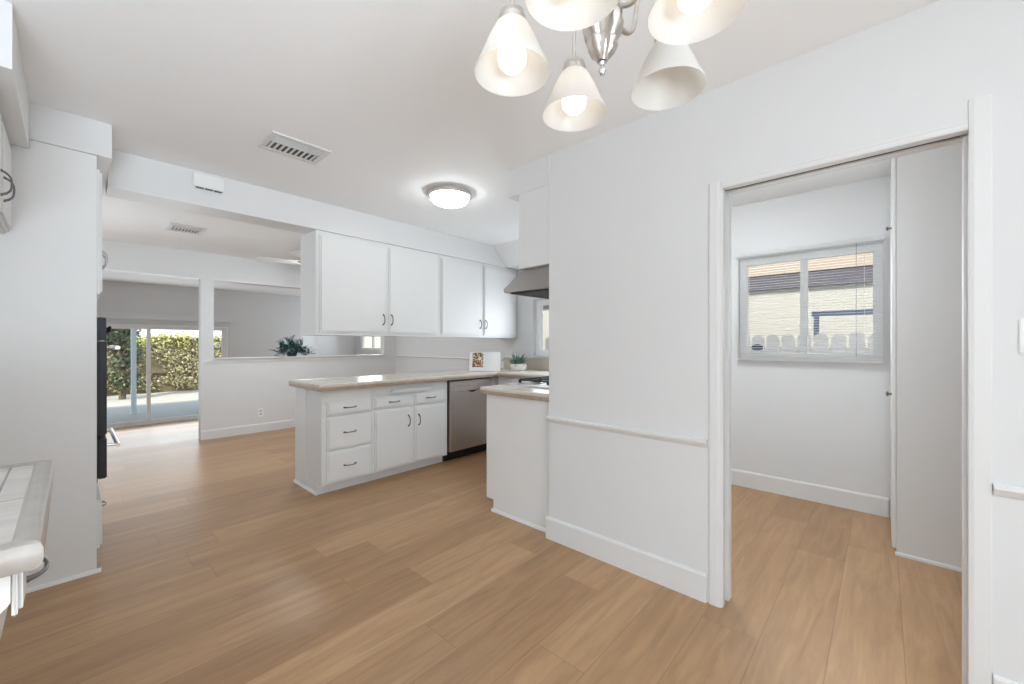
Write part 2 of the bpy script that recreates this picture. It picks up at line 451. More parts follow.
sbox('ceiling_eave_rear', -3.02, 3.2, -5.2, -2.72, 2.50, 2.62, m=TRIM, label='added eave outside the rear opening, keeps the sun out')  # unseen slab added to block sun from the rear opening

# partition with the laundry doorway
PX = 2.06
DY0, DY1, DZ = -0.235, 0.595, 1.99
struct('wall_right', wall_x(BM(), PX, 2.18, -2.6, 1.568, 0, CZ, [(DY0, DY1, -1, DZ)]), WALL, label='white partition wall with the laundry doorway')
bm = BM(); box(bm, PX, 2.20, 1.569, 1.822, 1.746, 2.25); box(bm, PX-0.004, 2.20, 1.5685, 1.922, 2.2501, CZ-0.001)
struct('wall_hood_side', bm, WALL, label='white boxed soffit end above the range hood')
sbox('wall_kitchen', 2.18, 3.95, 1.45, 1.568, 0, CZ, label='white wall between kitchen and laundry room')
struct('wall_far_right', wall_x(BM(), 3.95, 4.07, -1.5, 6.57, 0, CZ, [(-0.0, 0.93, 1.10, 1.97), (2.13, 3.24, 1.09, 1.79)]), WALL, label='white outer wall with laundry and kitchen windows')
sbox('wall_laundry', 2.18, 3.95, -1.62, -1.5, 0, CZ, label='white end wall of the laundry room')
struct('wall_half', wall_y(BM(), 6.45, 6.57, -0.68, 3.95, 0, CZ, [(0.02, 1.13, -1, 2.09), (1.27, 3.72, 1.03, 2.09)]), WALL, label='white half wall with wide opening and doorway to the living room')
struct('wall_left', wall_x(BM(), -0.80, -0.68, 0.95, 6.57, 0, CZ, [(4.4, 6.0, 1.0, 2.0)]), WALL, label='white left wall behind the cabinets')
sbox('wall_dining_return', -2.9, -0.801, 0.95, 1.07, 0, CZ, label='white return wall of the dining room')
struct('wall_dining_left', wall_x(BM(), -3.02, -2.9, -2.72, 1.07, 0, CZ, [(-2.0, 0.2, 0.55, 2.1)]), WALL, label='white dining wall with an added window opening, behind the camera')
struct('wall_rear', wall_y(BM(), -2.72, -2.6, -2.9, 2.18, 0, CZ, [(-2.5, 0.5, 0.06, 2.1)]), WALL, label='white rear wall with an added glazed opening, behind the camera')
LY = 10.86
struct('wall_living_far', wall_y(BM(), LY, LY+0.12, -1.2, 5.49, -0.5, CZ, [(-0.34, 2.42, -0.37, 1.63), (3.93, 4.34, 1.12, 1.90)]), WALL, label='far living room wall with the sliding door')
struct('wall_living_right', wall_x(BM(), 5.37, 5.49, 6.45, LY-0.001, -0.5, CZ, [(9.35, 10.55, 1.08, 2.0)]), WALL, label='right living room wall with a window')
sbox('wall_living_left', -1.32, -1.201, 6.45, LY+0.12, -0.5, CZ, label='left living room wall')
sbox('wall_living_front', 4.071, 5.369, 6.45, 6.57, -0.5, CZ, label='living room wall beside the half wall')
sbox('wall_living_front_left', -1.2, -0.801, 6.45, 6.57, -0.5, CZ, label='living room wall left of the doorway')

# beam and soffits
BY = 3.515
bm = BM(); prism(bm, [(0.157, 2.202), (0.157, CZ-0.001), (3.485, CZ-0.001), (3.745, 2.202)], 'y', BY, 3.745)
struct('trim_1', bm, TRIM, label='white dropped beam over the wall cabinets')
bm = BM(); box(bm, -0.679, 0.156, 3.125, 3.95, 2.255, CZ-0.001); struct('trim_2', bm, TRIM, label='white soffit over the tall oven cabinet')
bm = BM(); box(bm, -0.679, -0.138, 2.27, 3.124, 2.205, CZ-0.001); struct('trim_3', bm, TRIM, label='white soffit over the empty fridge bay')
bm = BM(); prism(bm, [(3.487, CZ-0.001), (3.949, CZ-0.001), (3.949, 2.205), (3.742, 2.205)], 'y', 1.83, BY-0.001)
struct('trim_4', bm, CEIL, label='sloped ceiling piece along the kitchen window wall')

# baseboards and chair rails
def base_profile(h, t): return [(0, 0), (t, 0), (t, h-0.012), (t*0.55, h), (0, h)]
def baseboard_x(name, x, sgn, y0, y1, h=0.137, t=0.014, label=None, z=0):     # on a wall face at x, sticking out sgn*t
    bm = BM(); prism(bm, [(x+sgn*u, z+v) for u, v in base_profile(h, t)], 'y', y0, y1); return struct(name, bm, TRIM, label=label)
def baseboard_y(name, y, sgn, x0, x1, h=0.13, t=0.014, label=None, z=0):
    bm = BM(); prism(bm, [(y+sgn*u, z+v) for u, v in base_profile(h, t)], 'x', x0, x1); return struct(name, bm, TRIM, label=label)
baseboard_x('baseboard_right', PX-0.0005, -1, 0.622, 1.584, label='white baseboard of the partition wall')
baseboard_x('baseboard_right_near', PX-0.0005, -1, -2.59, -0.267, 0.15, label='white baseboard right of the laundry doorway')
baseboard_y('baseboard_half', 6.4495, -1, 1.13, 3.93, 0.12, label='white baseboard of the half wall')
baseboard_x('baseboard_laundry', 3.9495, -1, -0.03, 1.43, 0.135, label='white baseboard of the laundry wall')
baseboard_y('baseboard_laundry_side', 1.4495, -1, 2.19, 3.92, 0.135, label='white baseboard at the laundry side wall')
baseboard_y('baseboard_living', LY-0.0005, -1, 2.6, 5.35, 0.12, z=-0.38, label='white baseboard of the living room')
def rail(name, x, y0, y1, z0, z1, label):
    bm = BM(); prism(bm, [(x, z0), (x-0.008, z0+0.004), (x-0.020, z1-0.014), (x-0.020, z1-0.004), (x-0.012, z1), (x, z1)], 'y', y0, y1)
    return struct(name, bm, TRIM, label=label)
rail('trim_5', PX-0.0005, 0.622, 1.578, 0.738, 0.776, 'white chair rail on the partition wall')
rail('trim_6', PX-0.0005, -2.59, -0.267, 0.735, 0.775, 'white chair rail right of the laundry doorway')
rail('trim_7', 3.9495, 3.76, 6.414, 1.012, 1.032, 'white ledge rail on the outer wall')
# half wall cap
bm = BM(); box(bm, 1.262, 3.73, 6.415, 6.60, 1.0305, 1.052, 0.005); struct('trim_8', bm, TRIM, label='white sill capping the half wall')
bm = BM(); box(bm, 1.135, 3.92, 6.436, 6.4495, 0.99, 1.0295, 0.003); struct('trim_9', bm, TRIM, label='white apron strip under the half wall sill')
# header lining of the openings
bm = BM(); box(bm, 0.021, 1.129, 6.44, 6.58, 2.072, 2.0895); struct('trim_10', bm, TRIM, label='white head lining of the living room doorway')
bm = BM(); box(bm, 1.271, 3.719, 6.44, 6.58, 2.072, 2.0895); struct('trim_11', bm, TRIM, label='white head lining of the half wall opening')

# laundry doorway casing and jambs (pocket door)
bm = BM()
prism(bm, [(PX-0.0005, 0.613), (PX-0.006, 0.612), (PX-0.008, 0.606), (PX-0.008, 0.575), (PX-0.005, 0.560), (PX-0.0005, 0.559)], 'z', 0.0, 1.995)
struct('trim_12', bm, TRIM, label='white door casing left of the laundry doorway')
bm = BM()
prism(bm, [(PX-0.0005, -0.266), (PX-0.006, -0.265), (PX-0.007, -0.260), (PX-0.007, -0.226), (PX-0.004, -0.214), (PX-0.0005, -0.213)], 'z', 0.0, 2.06)
struct('trim_13', bm, TRIM, label='white door casing right of the laundry doorway')
bm = BM()
prism(bm, [(PX-0.0005, 1.994), (PX-0.005, 1.993), (PX-0.006, 1.987), (PX-0.004, 1.982), (PX-0.004, 1.972), (PX-0.002, 1.964), (PX-0.0005, 1.963)], 'y', -0.212, 0.558)
struct('trim_14', bm, TRIM, label='white head casing over the laundry doorway')
bm = BM(); box(bm, PX, 2.098, 0.552, 0.5945, 0, 1.962, 0.002); box(bm, 2.132, 2.18, 0.545, 0.5945, 0, 1.962, 0.002)
struct('trim_15', bm, TRIM, label='split white jamb of the pocket door')
bm = BM(); box(bm, PX, 2.18, -0.2345, -0.214, 0, 1.962, 0.002); box(bm, 2.09, 2.14, -0.214, -0.206, 0.0, 1.955, 0.002)
struct('trim_16', bm, TRIM, label='white strike jamb of the laundry doorway')
bm = BM(); box(bm, PX, 2.098, -0.234, 0.594, 1.963, 1.9895); box(bm, 2.132, 2.18, -0.234, 0.594, 1.963, 1.9895)
struct('trim_17', bm, TRIM, label='white split head jamb over the laundry doorway')
t = thing('pocket_door', (2.115, 0.586, 0), 'white pocket door slid into the partition, only its edge showing in the left jamb', 'door')
obj('door_panel', box(BM(), 2.1035, 2.1265, 0.572, 0.592, 0.012, 1.955), CAB, t)
obj('latch_plate', box(BM(), 2.108, 2.122, 0.5695, 0.5725, 0.94, 1.01, 0.001), NICKEL, t)
obj('track', box(BM(), 2.102, 2.128, -0.20, 0.57, 1.968, 1.985), VENTD, t, label='dark overhead track')

# ------------------------------------------------------------------ windows and slider (structure)
def window_x(name, x0, x1, y0, y1, z0, z1, mull, label, fw=0.05, frame_m=VINYL):
    """vinyl slider window in a wall between x0..x1; frame in the middle of the opening"""
    bm = BM(); xm = (x0+x1)/2
    e = 0.0005
    box(bm, xm-0.03, xm+0.03, y0+e, y1-e, z0+e, z0+fw, 0.003); box(bm, xm-0.03, xm+0.03, y0+e, y1-e, z1-fw, z1-e, 0.003)
    box(bm, xm-0.03, xm+0.03, y0+e, y0+fw, z0+fw, z1-fw, 0.003); box(bm, xm-0.03, xm+0.03, y1-fw, y1-e, z0+fw, z1-fw, 0.003)
    w = struct(name, bm, frame_m, label=label)
    ms = sorted(mull)
    for mu in ms:
        obj('mullion', box(BM(), xm-0.026, xm+0.026, mu-0.024, mu+0.024, z0+fw, z1-fw, 0.003), frame_m, w)
    ys = [y0+fw] + [m_ for mu in ms for m_ in (mu-0.024, mu+0.024)] + [y1-fw]
    for i in range(0, len(ys), 2):
        obj('pane', box(BM(), xm-0.003, xm+0.003, ys[i], ys[i+1], z0+fw, z1-fw), GLASS, w)
    return w
def window_y(name, y0, y1, x0, x1, z0, z1, mull, label, fw=0.05):
    bm = BM(); ym = (y0+y1)/2; e = 0.0005
    box(bm, x0+e, x1-e, ym-0.03, ym+0.03, z0+e, z0+fw, 0.003); box(bm, x0+e, x1-e, ym-0.03, ym+0.03, z1-fw, z1-e, 0.003)
    box(bm, x0+e, x0+fw, ym-0.03, ym+0.03, z0+fw, z1-fw, 0.003); box(bm, x1-fw, x1-e, ym-0.03, ym+0.03, z0+fw, z1-fw, 0.003)
    w = struct(name, bm, VINYL, label=label)
    ms = sorted(mull)
    for mu in ms:
        obj('mullion', box(BM(), mu-0.03, mu+0.03, ym-0.026, ym+0.026, z0+fw, z1-fw, 0.003), VINYL, w)
    xs = [x0+fw] + [m_ for mu in ms for m_ in (mu-0.03, mu+0.03)] + [x1-fw]
    for i in range(0, len(xs), 2):
        obj('pane', box(BM(), xs[i], xs[i+1], ym-0.003, ym+0.003, z0+fw, z1-fw), GLASS, w)
    return w
w = window_x('window_1', 3.95, 4.07, 0.0, 0.93, 1.10, 1.97, [0.47], 'white two-pane laundry window behind a blind', fw=0.055)
obj('window_sticker', lathe(BM(), [(0, 0), (0.038, 0), (0.038, 0.0015), (0, 0.0015)], 0, 0, 24), NAVY, None)
st = bpy.data.objects['window_sticker']; st.parent = w; st.rotation_euler = (0, -PI/2, 0); st.location = (4.0065, 0.80, 1.205); st.scale = (0.75, 1.15, 1); st['label'] = 'round dark blue sticker low on the glass'
w = window_x('window_2', 3.95, 4.07, 2.13, 3.24, 1.09, 1.79, [2.68], 'white kitchen window over the counter', fw=0.07)
bm = BM(); box(bm, 3.93, 3.9495, 3.24, 3.275, 1.06, 1.82, 0.003); box(bm, 3.93, 3.9495, 2.10, 2.13, 1.06, 1.82, 0.003); box(bm, 3.93, 3.9495, 2.13, 3.24, 1.79, 1.82, 0.003); box(bm, 3.925, 3.9495, 2.10, 3.275, 1.072, 1.09, 0.003)
obj('window_casing', bm, TRIM, w)
window_y('window_3', LY, LY+0.12, 3.93, 4.34, 1.12, 1.90, [], 'small white window in the far living room wall')
window_x('window_4', 5.37, 5.49, 9.35, 10.55, 1.08, 2.0, [9.95], 'white window in the right living room wall')
window_y('window_5', -2.72, -2.6, -2.5, 0.5, 0.06, 2.1, [-1.0], 'added glazing behind the camera, shaped for the rear fill lamps')  # added out of view; opening reaches low to suit the ceiling fill
window_x('window_6', -3.02, -2.9, -2.0, 0.2, 0.55, 2.1, [-0.9], 'added side window behind the camera, for fill light')  # unseen window added to go with the side fill lamps
window_x('window_added_family', -0.80, -0.68, 4.4, 6.0, 1.0, 2.0, [5.2], 'added family room window for fill light, hidden behind the oven cabinet')  # unseen window added to go with the family room fill
t = thing('roller_shade', (4.135, LY-0.02, 1.90), 'drawn white roller shade on the small far window beside the sill plant', 'shade')
bm = BM(); tube(bm, [(3.93, LY-0.025, 1.915), (4.34, LY-0.025, 1.915)], 0.018, 16); obj('roller', bm, VINYL, t)
SHC = mat('shade_cloth', (0.9, 0.9, 0.9), 0.8); _N, _L = nodes(SHC); _t = _N.new('ShaderNodeBsdfTranslucent'); _t.inputs[0].default_value = (0.95, 0.95, 0.95, 1)
_m = _N.new('ShaderNodeMixShader'); _m.inputs[0].default_value = 0.7; _L.new(_N['Principled BSDF'].outputs[0], _m.inputs[1]); _L.new(_t.outputs[0], _m.inputs[2]); _L.new(_m.outputs[0], _N['Material Output'].inputs[0])
obj('cloth', box(BM(), 3.935, 4.335, LY-0.009, LY-0.007, 1.13, 1.90), SHC, t); obj('hem_bar', box(BM(), 3.935, 4.335, LY-0.014, LY-0.003, 1.112, 1.1295, 0.002), VINYL, t)
# slider
bm = BM(); e = 0.0005
for a in ((-0.34+e, -0.28, -0.37+e, 1.63-e), (2.36, 2.42-e, -0.37+e, 1.63-e), (-0.28, 2.36, -0.37+e, -0.335), (-0.28, 2.36, 1.58, 1.63-e)):
    box(bm, a[0], a[1], LY+0.02, LY+0.10, a[2], a[3], 0.003)
d = struct('door_1', bm, VINYL, label='white sliding glass door to the patio')
def sash(x0, x1, y):
    bm = BM(); k = 0.06
    for a in ((x0, x0+k, -0.334, 1.579), (x1-k, x1, -0.334, 1.579), (x0+k, x1-k, -0.334, -0.29), (x0+k, x1-k, 1.53, 1.579)):
        box(bm, a[0], a[1], y-0.018, y+0.018, a[2], a[3], 0.003)
    s = obj('sash', bm, VINYL, d)
    obj('pane', box(BM(), x0+k, x1-k, y-0.003, y+0.003, -0.29, 1.53), GLASS, s)
    return s
sash(-0.279, 0.440, LY+0.08); s = sash(0.38, 1.10, LY+0.04); sash(1.04, 2.359, LY+0.08)
obj('pull', box(BM(), 0.405, 0.425, LY-0.002, LY+0.022, 0.55, 0.75, 0.004), CHROME, s)
# valance
t = thing('valance', (1.05, LY-0.06, 1.72), 'white box valance above the sliding patio door', 'valance')
bm = BM(); box(bm, -0.5, 2.47, LY-0.13, LY-0.115, 1.722, 1.838, 0.003); obj('face_board', bm, TRIM, t)
bm = BM(); box(bm, -0.5, 2.47, LY-0.115, LY-0.001, 1.822, 1.838); obj('top_board', bm, TRIM, t)
obj('end_board', box(BM(), 2.455, 2.47, LY-0.115, LY-0.001, 1.722, 1.822), TRIM, t); obj('end_board', box(BM(), -0.5, -0.485, LY-0.115, LY-0.001, 1.722, 1.822), TRIM, t)

# ================================================================== KITCHEN CABINETS
# ---- wall cabinets hanging under the beam
UF = 3.530; UB = 3.86; UZ0, UZ1 = 1.312, 2.2005
def wall_cabinet(x0, x1, doors, label, group):
    t = thing('wall_cabinet', ((x0+x1)/2, UB, UZ0), label, 'cabinet', group)
    bm = BM()
    box(bm, x0, x1, UF, UB, UZ0, UZ0+0.02, 0.0015); box(bm, x0, x1, UF, UB, UZ1-0.02, UZ1, 0.0015)
    box(bm, x0, x0+0.02, UF, UB, UZ0+0.02, UZ1-0.02, 0.0015); box(bm, x1-0.02, x1, UF, UB, UZ0+0.02, UZ1-0.02, 0.0015)
    box(bm, x0+0.02, x1-0.02, UB-0.01, UB, UZ0+0.02, UZ1-0.02)
    # face frame
    box(bm, x0+0.02, x1-0.02, UF, UF+0.02, UZ0+0.02, UZ0+0.05); box(bm, x0+0.02, x1-0.02, UF, UF+0.02, UZ1-0.06, UZ1-0.02)
    mid = (doors[0][1]+doors[1][0])/2
    box(bm, mid-0.025, mid+0.025, UF, UF+0.02, UZ0+0.05, UZ1-0.06); box(bm, x0+0.02, x0+0.045, UF, UF+0.02, UZ0+0.05, UZ1-0.06); box(bm, x1-0.045, x1-0.02, UF, UF+0.02, UZ0+0.05, UZ1-0.06)
    obj('carcass', bm, CAB, t)
    for i, (a, b) in enumerate(doors):
        dr = obj('door', slab_door(BM(), 'y', UF-0.0005, 0.019, a, b, UZ0+0.024, UZ1-0.035, 0.010), CAB, t)
        hx = b-0.028 if i == 0 else a+0.028
        bow_handle(dr, (hx, UF-0.0195, UZ0+0.155), (0, 0, 1), (0, -1, 0), 0.095)
    return t
wall_cabinet(1.400, 2.684, [(1.428, 2.044), (2.076, 2.662)], 'white wall cabinet hanging over the peninsula end, nearer its open left side', 'white wall cabinets under the beam')
wall_cabinet(2.686, 3.945, [(2.708, 3.300), (3.338, 3.918)], 'white wall cabinet over the cookbook, running to the kitchen window wall', 'white wall cabinets under the beam')

# ---- base cabinets of the peninsula
BF = 3.332; BB = 3.88; TZ = 0.085; BT = 0.866
def base_carcass(t, x0, x1, end_panel=False, rails=()):
    bm = BM()
    box(bm, x0, x1, BF, BF+0.02, TZ, BT, 0.0015); box(bm, x0, x0+0.018, BF+0.02, BB, TZ, BT, 0.001); box(bm, x1-0.018, x1, BF+0.02, BB, TZ, BT)
    box(bm, x0+0.018, x1-0.018, BF+0.02, BB, TZ, TZ+0.018); box(bm, x0+0.018, x1-0.018, BB-0.012, BB, TZ+0.018, BT)
    obj('carcass', bm, CAB, t)
    bm = BM(); box(bm, x0, x1, 3.412, BB, 0, TZ-0.0005); obj('toe_kick', bm, CAB, t)
def drawer(t, x0, x1, z0, z1):
    dr = obj('drawer', slab_door(BM(), 'y', BF-0.0005, 0.019, x0, x1, z0, z1, 0.011), CAB, t)
    bow_handle(dr, ((x0+x1)/2, BF-0.0195, (z0+z1)/2), (1, 0, 0), (0, -1, 0), 0.10)
def base_door(t, x0, x1, z0, z1, hx):
    dr = obj('door', slab_door(BM(), 'y', BF-0.0005, 0.019, x0, x1, z0, z1, 0.011), CAB, t)
    bow_handle(dr, (hx, BF-0.0195, z1-0.125), (0, 0, 1), (0, -1, 0), 0.10)
t = thing('drawer_cabinet', (1.59, BB, 0), 'white base cabinet with three stacked drawers at the open end of the peninsula', 'cabinet', 'white peninsula base cabinets')
base_carcass(t, 1.368, 1.803)
drawer(t, 1.405, 1.785, 0.648, 0.762); drawer(t, 1.405, 1.785, 0.366, 0.632); drawer(t, 1.405, 1.785, 0.100, 0.350)
bm = BM(); box(bm, 1.362, 1.3675, 3.64, 3.88, 0.02, BT, 0.001); obj('end_panel', bm, CAB, t)
bm = BM(); prism(bm, [(1.3675, 0.0), (1.3515, 0.0), (1.3535, 0.010), (1.3600, 0.018), (1.3675, 0.019)], 'y', 3.405, 3.90); obj('shoe_moulding', bm, TRIM, t)
t = thing('base_cabinet', (2.22, BB, 0), 'white base cabinet with two doors and a pull-out board, left of the dishwasher', 'cabinet', 'white peninsula base cabinets')
base_carcass(t, 1.804, 2.640)
drawer(t, 1.823, 2.207, 0.655, 0.757); drawer(t, 2.238, 2.612, 0.650, 0.765)
base_door(t, 1.823, 2.207, 0.100, 0.636, 2.207-0.042); base_door(t, 2.238, 2.612, 0.100, 0.630, 2.238+0.042)
obj('pull_out_board', box(BM(), 1.985, 2.415, BF-0.040, BF-0.0005, 0.786, 0.814, 0.004), CAB, t)

# ---- dishwasher
t = thing('dishwasher', (2.96, 3.85, 0), 'stainless steel dishwasher under the tiled counter', 'dishwasher')
X0, X1 = 2.652, 3.282
obj('tub', box(BM(), X0, X1, BF+0.03, 3.87, 0.07, 0.862, 0.002), BLACK, t)
obj('toe_panel', box(BM(), X0, X1, 3.405, 3.87, 0.0, 0.0695, 0.002), BLACK, t)
bm = BM(); box(bm, X0+0.016, X1-0.004, BF-0.012, BF+0.0295, 0.105, 0.728, 0.006); dr = obj('door', bm, STEEL, t)
bm = BM(); box(bm, X0+0.016, X1-0.004, BF-0.014, BF+0.0295, 0.7315, 0.842, 0.006); cp = obj('control_panel', bm, STEEL, t)
bm = BM(); prism(bm, [(2.905, 0.7305), (3.055, 0.7305), (2.995, 0.712), (2.965, 0.712)], 'y', BF-0.0155, BF-0.011); obj('handle_recess', bm, BLACK, dr)
for k in range(5):
    obj('button', box(BM(), 2.78+k*0.035, 2.80+k*0.035, BF-0.0155, BF-0.0135, 0.784, 0.788), PEWTER, cp)

# ---- window-side base cabinet (faces -X) and corner
t = thing('corner_cabinet', (3.7, 2.75, 0), 'white base cabinet below the kitchen window, right of the dishwasher corner', 'cabinet')
bm = BM(); box(bm, 3.345, 3.948, 2.24, 3.28, TZ, BT, 0.0015); box(bm, 3.285, 3.948, 3.3305, BB, TZ, BT); obj('carcass', bm, CAB, t)
bm = BM(); box(bm, 3.42, 3.948, 2.24, BB, 0, TZ-0.0005); obj('toe_kick', bm, CAB, t)
for a, b in ((2.26, 2.74), (2.77, 3.25)):
    dr = obj('door', slab_door(BM(), '-x', 3.3445, 0.019, a, b, 0.10, 0.63, 0.011), CAB, t)
    bow_handle(dr, (3.3255, b-0.05 if a < 2.5 else a+0.05, 0.52), (0, 0, 1), (-1, 0, 0))
    dr = obj('drawer', slab_door(BM(), '-x', 3.3445, 0.019, a, b, 0.65, 0.765, 0.011), CAB, t)
    bow_handle(dr, (3.3255, (a+b)/2, 0.71), (0, 1, 0), (-1, 0, 0))

# ---- tiled worktops
t = thing('worktop', (1.32, 3.26, 0.867), 'beige tiled counter running along the peninsula and round to the kitchen window', 'counter')
def poly_slab(bm, pts, z0, z1): return prism(bm, pts, 'z', z0, z1)
bm = BM(); poly_slab(bm, [(1.334, 3.276), (3.318, 3.276), (3.318, 2.20), (3.949, 2.20), (3.949, 3.888), (1.334, 3.888)], 0.867, 0.910)
obj('tile_top', bm, CTR, t, smooth=False)
NOSEP = [(0, 0.8885), (0.0175, 0.8885), (0.0185, 0.898), (0.0155, 0.909), (0.008, 0.914), (-0.010, 0.9135), (-0.016, 0.9105), (0, 0.9105)]
BANDP = [(0, 0.862), (0.012, 0.862), (0.016, 0.866), (0.016, 0.888), (0, 0.888)]
def capped_edge(name, p0, p1, out, t):
    bm = BM(); v_cap(bm, p0, p1, out, True); n = obj(name, bm, NOSE, t, label='rounded beige nosing tiles')
    bm = BM(); v_cap(bm, p0, p1, out, False); obj('edge_band', bm, EDGE, n, label='brown edge band')
def v_cap(bm, p0, p1, out, top):
    """rounded V-cap edge tile between two points, out = outward unit (x,y)"""
    p0, p1, o = Vector((*p0, 0)), Vector((*p1, 0)), Vector((*out, 0))
    prof = NOSEP if top else BANDP
    A = [bm.verts.new(p0 + o*u + Vector((0, 0, z))) for u, z in prof]; B = [bm.verts.new(p1 + o*u + Vector((0, 0, z))) for u, z in prof]
    n = len(prof)
    bm.faces.new(A); bm.faces.new(B[::-1])
    for i in range(n): bm.faces.new((A[i], B[i], B[(i+1) % n], A[(i+1) % n]))
capped_edge('front_edge', (1.318, 3.2755), (3.316, 3.2755), (0, -1), t)
capped_edge('end_edge', (1.3335, 3.262), (1.3335, 3.905), (-1, 0), t)
capped_edge('window_edge', (3.3175, 2.20), (3.3175, 3.256), (-1, 0), t)
capped_edge('back_edge', (1.334, 3.8885), (3.94, 3.8885), (0, 1), t)
sp = obj('backsplash', box(BM(), 3.935, 3.949, 2.20, 3.76, 0.9105, 1.058, 0.003), SPLASH, t, smooth=False, label='tan tile strip')

# ---- near run: filler cabinet, counter, range
t = thing('end_cabinet', (2.21, 1.58, 0), 'plain white narrow cabinet end panel beside the partition wall', 'cabinet')
bm = BM(); prism(bm, [(1.5695, 0.0), (2.128, 0.0), (2.128, 0.085), (2.20, 0.085), (2.20, BT), (1.5695, BT)], 'x', 2.118, 2.325); obj('carcass', bm, CAB, t, smooth=False)
bm = BM(); prism(bm, [(2.1175, 0.0), (2.1025, 0.0), (2.1040, 0.010), (2.1105, 0.018), (2.1175, 0.019)], 'y', 1.587, 2.140); obj('shoe_moulding', bm, TRIM, t)
dr = obj('door', slab_door(BM(), '+y', 2.2005, 0.019, 2.135, 2.31, 0.10, 0.63, 0.011), CAB, t); knob(dr, (2.29, 2.2195, 0.55), (0, 1, 0))
dr = obj('drawer', slab_door(BM(), '+y', 2.2005, 0.019, 2.135, 2.31, 0.65, 0.765, 0.011), CAB, t); knob(dr, (2.222, 2.2195, 0.707), (0, 1, 0))
t = thing('range_side_worktop', (2.2, 1.9, 0.867), 'short beige tiled counter with brown edge between partition wall and range', 'counter')
obj('tile_top', box(BM(), 2.105, 2.327, 1.5695, 2.222, 0.867, 0.910), CTR, t, smooth=False)
capped_edge('end_edge', (2.1045, 1.5695), (2.1045, 2.238), (-1, 0), t)
capped_edge('front_edge', (2.087, 2.2225), (2.327, 2.2225), (0, 1), t)
# range
RX0, RX1 = 2.330, 3.085
t = thing('range', (2.71, 1.58, 0), 'stainless steel gas range with black grates behind the partition wall', 'stove')
obj('body', box(BM(), RX0, RX1, 1.575, 2.20, 0.04, 0.905, 0.004), STEEL, t)
obj('cooktop', box(BM(), RX0-0.004, RX1+0.004, 1.572, 2.215, 0.9055, 0.922, 0.005), STEEL, t)
obj('oven_door', box(BM(), RX0+0.015, RX1-0.015, 2.2005, 2.235, 0.20, 0.76, 0.008), STEEL, t)
obj('oven_window', box(BM(), RX0+0.12, RX1-0.12, 2.2355, 2.238, 0.34, 0.60, 0.001), BLACKG, t)
obj('warming_drawer', box(BM(), RX0+0.015, RX1-0.015, 2.2005, 2.23, 0.06, 0.19, 0.006), STEEL, t)
obj('control_panel', box(BM(), RX0+0.004, RX1-0.004, 2.2005, 2.232, 0.775, 0.90, 0.006), STEEL, t)
bm = BM(); tube(bm, [(RX0+0.06, 2.2355, 0.72), (RX0+0.06, 2.27, 0.72)], 0.008); tube(bm, [(RX1-0.06, 2.2355, 0.72), (RX1-0.06, 2.27, 0.72)], 0.008); tube(bm, [(RX0+0.04, 2.272, 0.72), (RX1-0.04, 2.272, 0.72)], 0.011); obj('oven_handle', bm, CHROME, t)
for k in range(5): knob(t, (RX0+0.12+k*0.13, 2.2325, 0.84), (0, 1, 0), 0.02, BLACK)
for gx in (2.52, 2.90):
    for gy in (1.74, 2.04):
        bm = BM(); lathe(bm, [(0, 0.9225), (0.05, 0.9225), (0.052, 0.930), (0.038, 0.934), (0.036, 0.944), (0, 0.946)], gx, gy, 24); obj('burner', bm, CHROME if (gx < 2.6) else IRON, t)
for gx0, gx1 in ((2.47, 2.71), (2.735, 3.035)):
    bm = BM()
    for y in (1.605, 2.175): tube(bm, [(gx0, y, 0.946), (gx1, y, 0.946)], 0.009, 6)
    for x in (gx0, gx1): tube(bm, [(x, 1.605, 0.946), (x, 2.175, 0.946)], 0.009, 6)
    for y in (1.74, 1.89, 2.04): tube(bm, [(gx0, y, 0.948), (gx1, y, 0.948)], 0.007, 6)
    tube(bm, [((gx0+gx1)/2, 1.605, 0.948), ((gx0+gx1)/2, 2.175, 0.948)], 0.007, 6)
    for x in (gx0, gx1):
        for y in (1.605, 1.89, 2.175): box(bm, x-0.008, x+0.008, y-0.008, y+0.008, 0.9222, 0.944)
    obj('grate', bm, IRON, t)
# ---- range hood
t = thing('range_hood', (2.55, 1.58, 1.60), 'stainless steel canopy range hood with a sloping front', 'range hood')
bm = BM(); prism(bm, [(1.5695, 1.602), (2.005, 1.602), (2.012, 1.626), (1.905, 1.695), (1.835, 1.742), (1.5695, 1.742)], 'x', 2.105, 3.05); obj('shell', bm, STEEL_D, t, smooth=False)
obj('filter_panel', box(BM(), 2.14, 3.015, 1.60, 1.98, 1.594, 1.6015, 0.002), DARK, t)
for k in range(3):
    obj('button', box(BM(), 2.50+k*0.05, 2.525+k*0.05, 2.0085, 2.0135, 1.608, 1.620), BLACK, t)
# ---- cabinet above the hood
t = thing('hood_cabinet', (2.6, 1.58, 1.80), 'white cabinet above the range hood, hidden behind the soffit end', 'cabinet')
obj('carcass', box(BM(), 2.201, 3.38, 1.5695, 1.805, 1.79, 2.25, 0.002), CAB, t)
for a, b in ((2.22, 2.78), (2.80, 3.36)):
    dr = obj('door', slab_door(BM(), '+y', 1.8055, 0.016, a, b, 1.81, 2.23, 0.010), CAB, t); bow_handle(dr, (b-0.04 if a < 2.5 else a+0.04, 1.8215, 1.90), (0, 0, 1), (0, 1, 0))

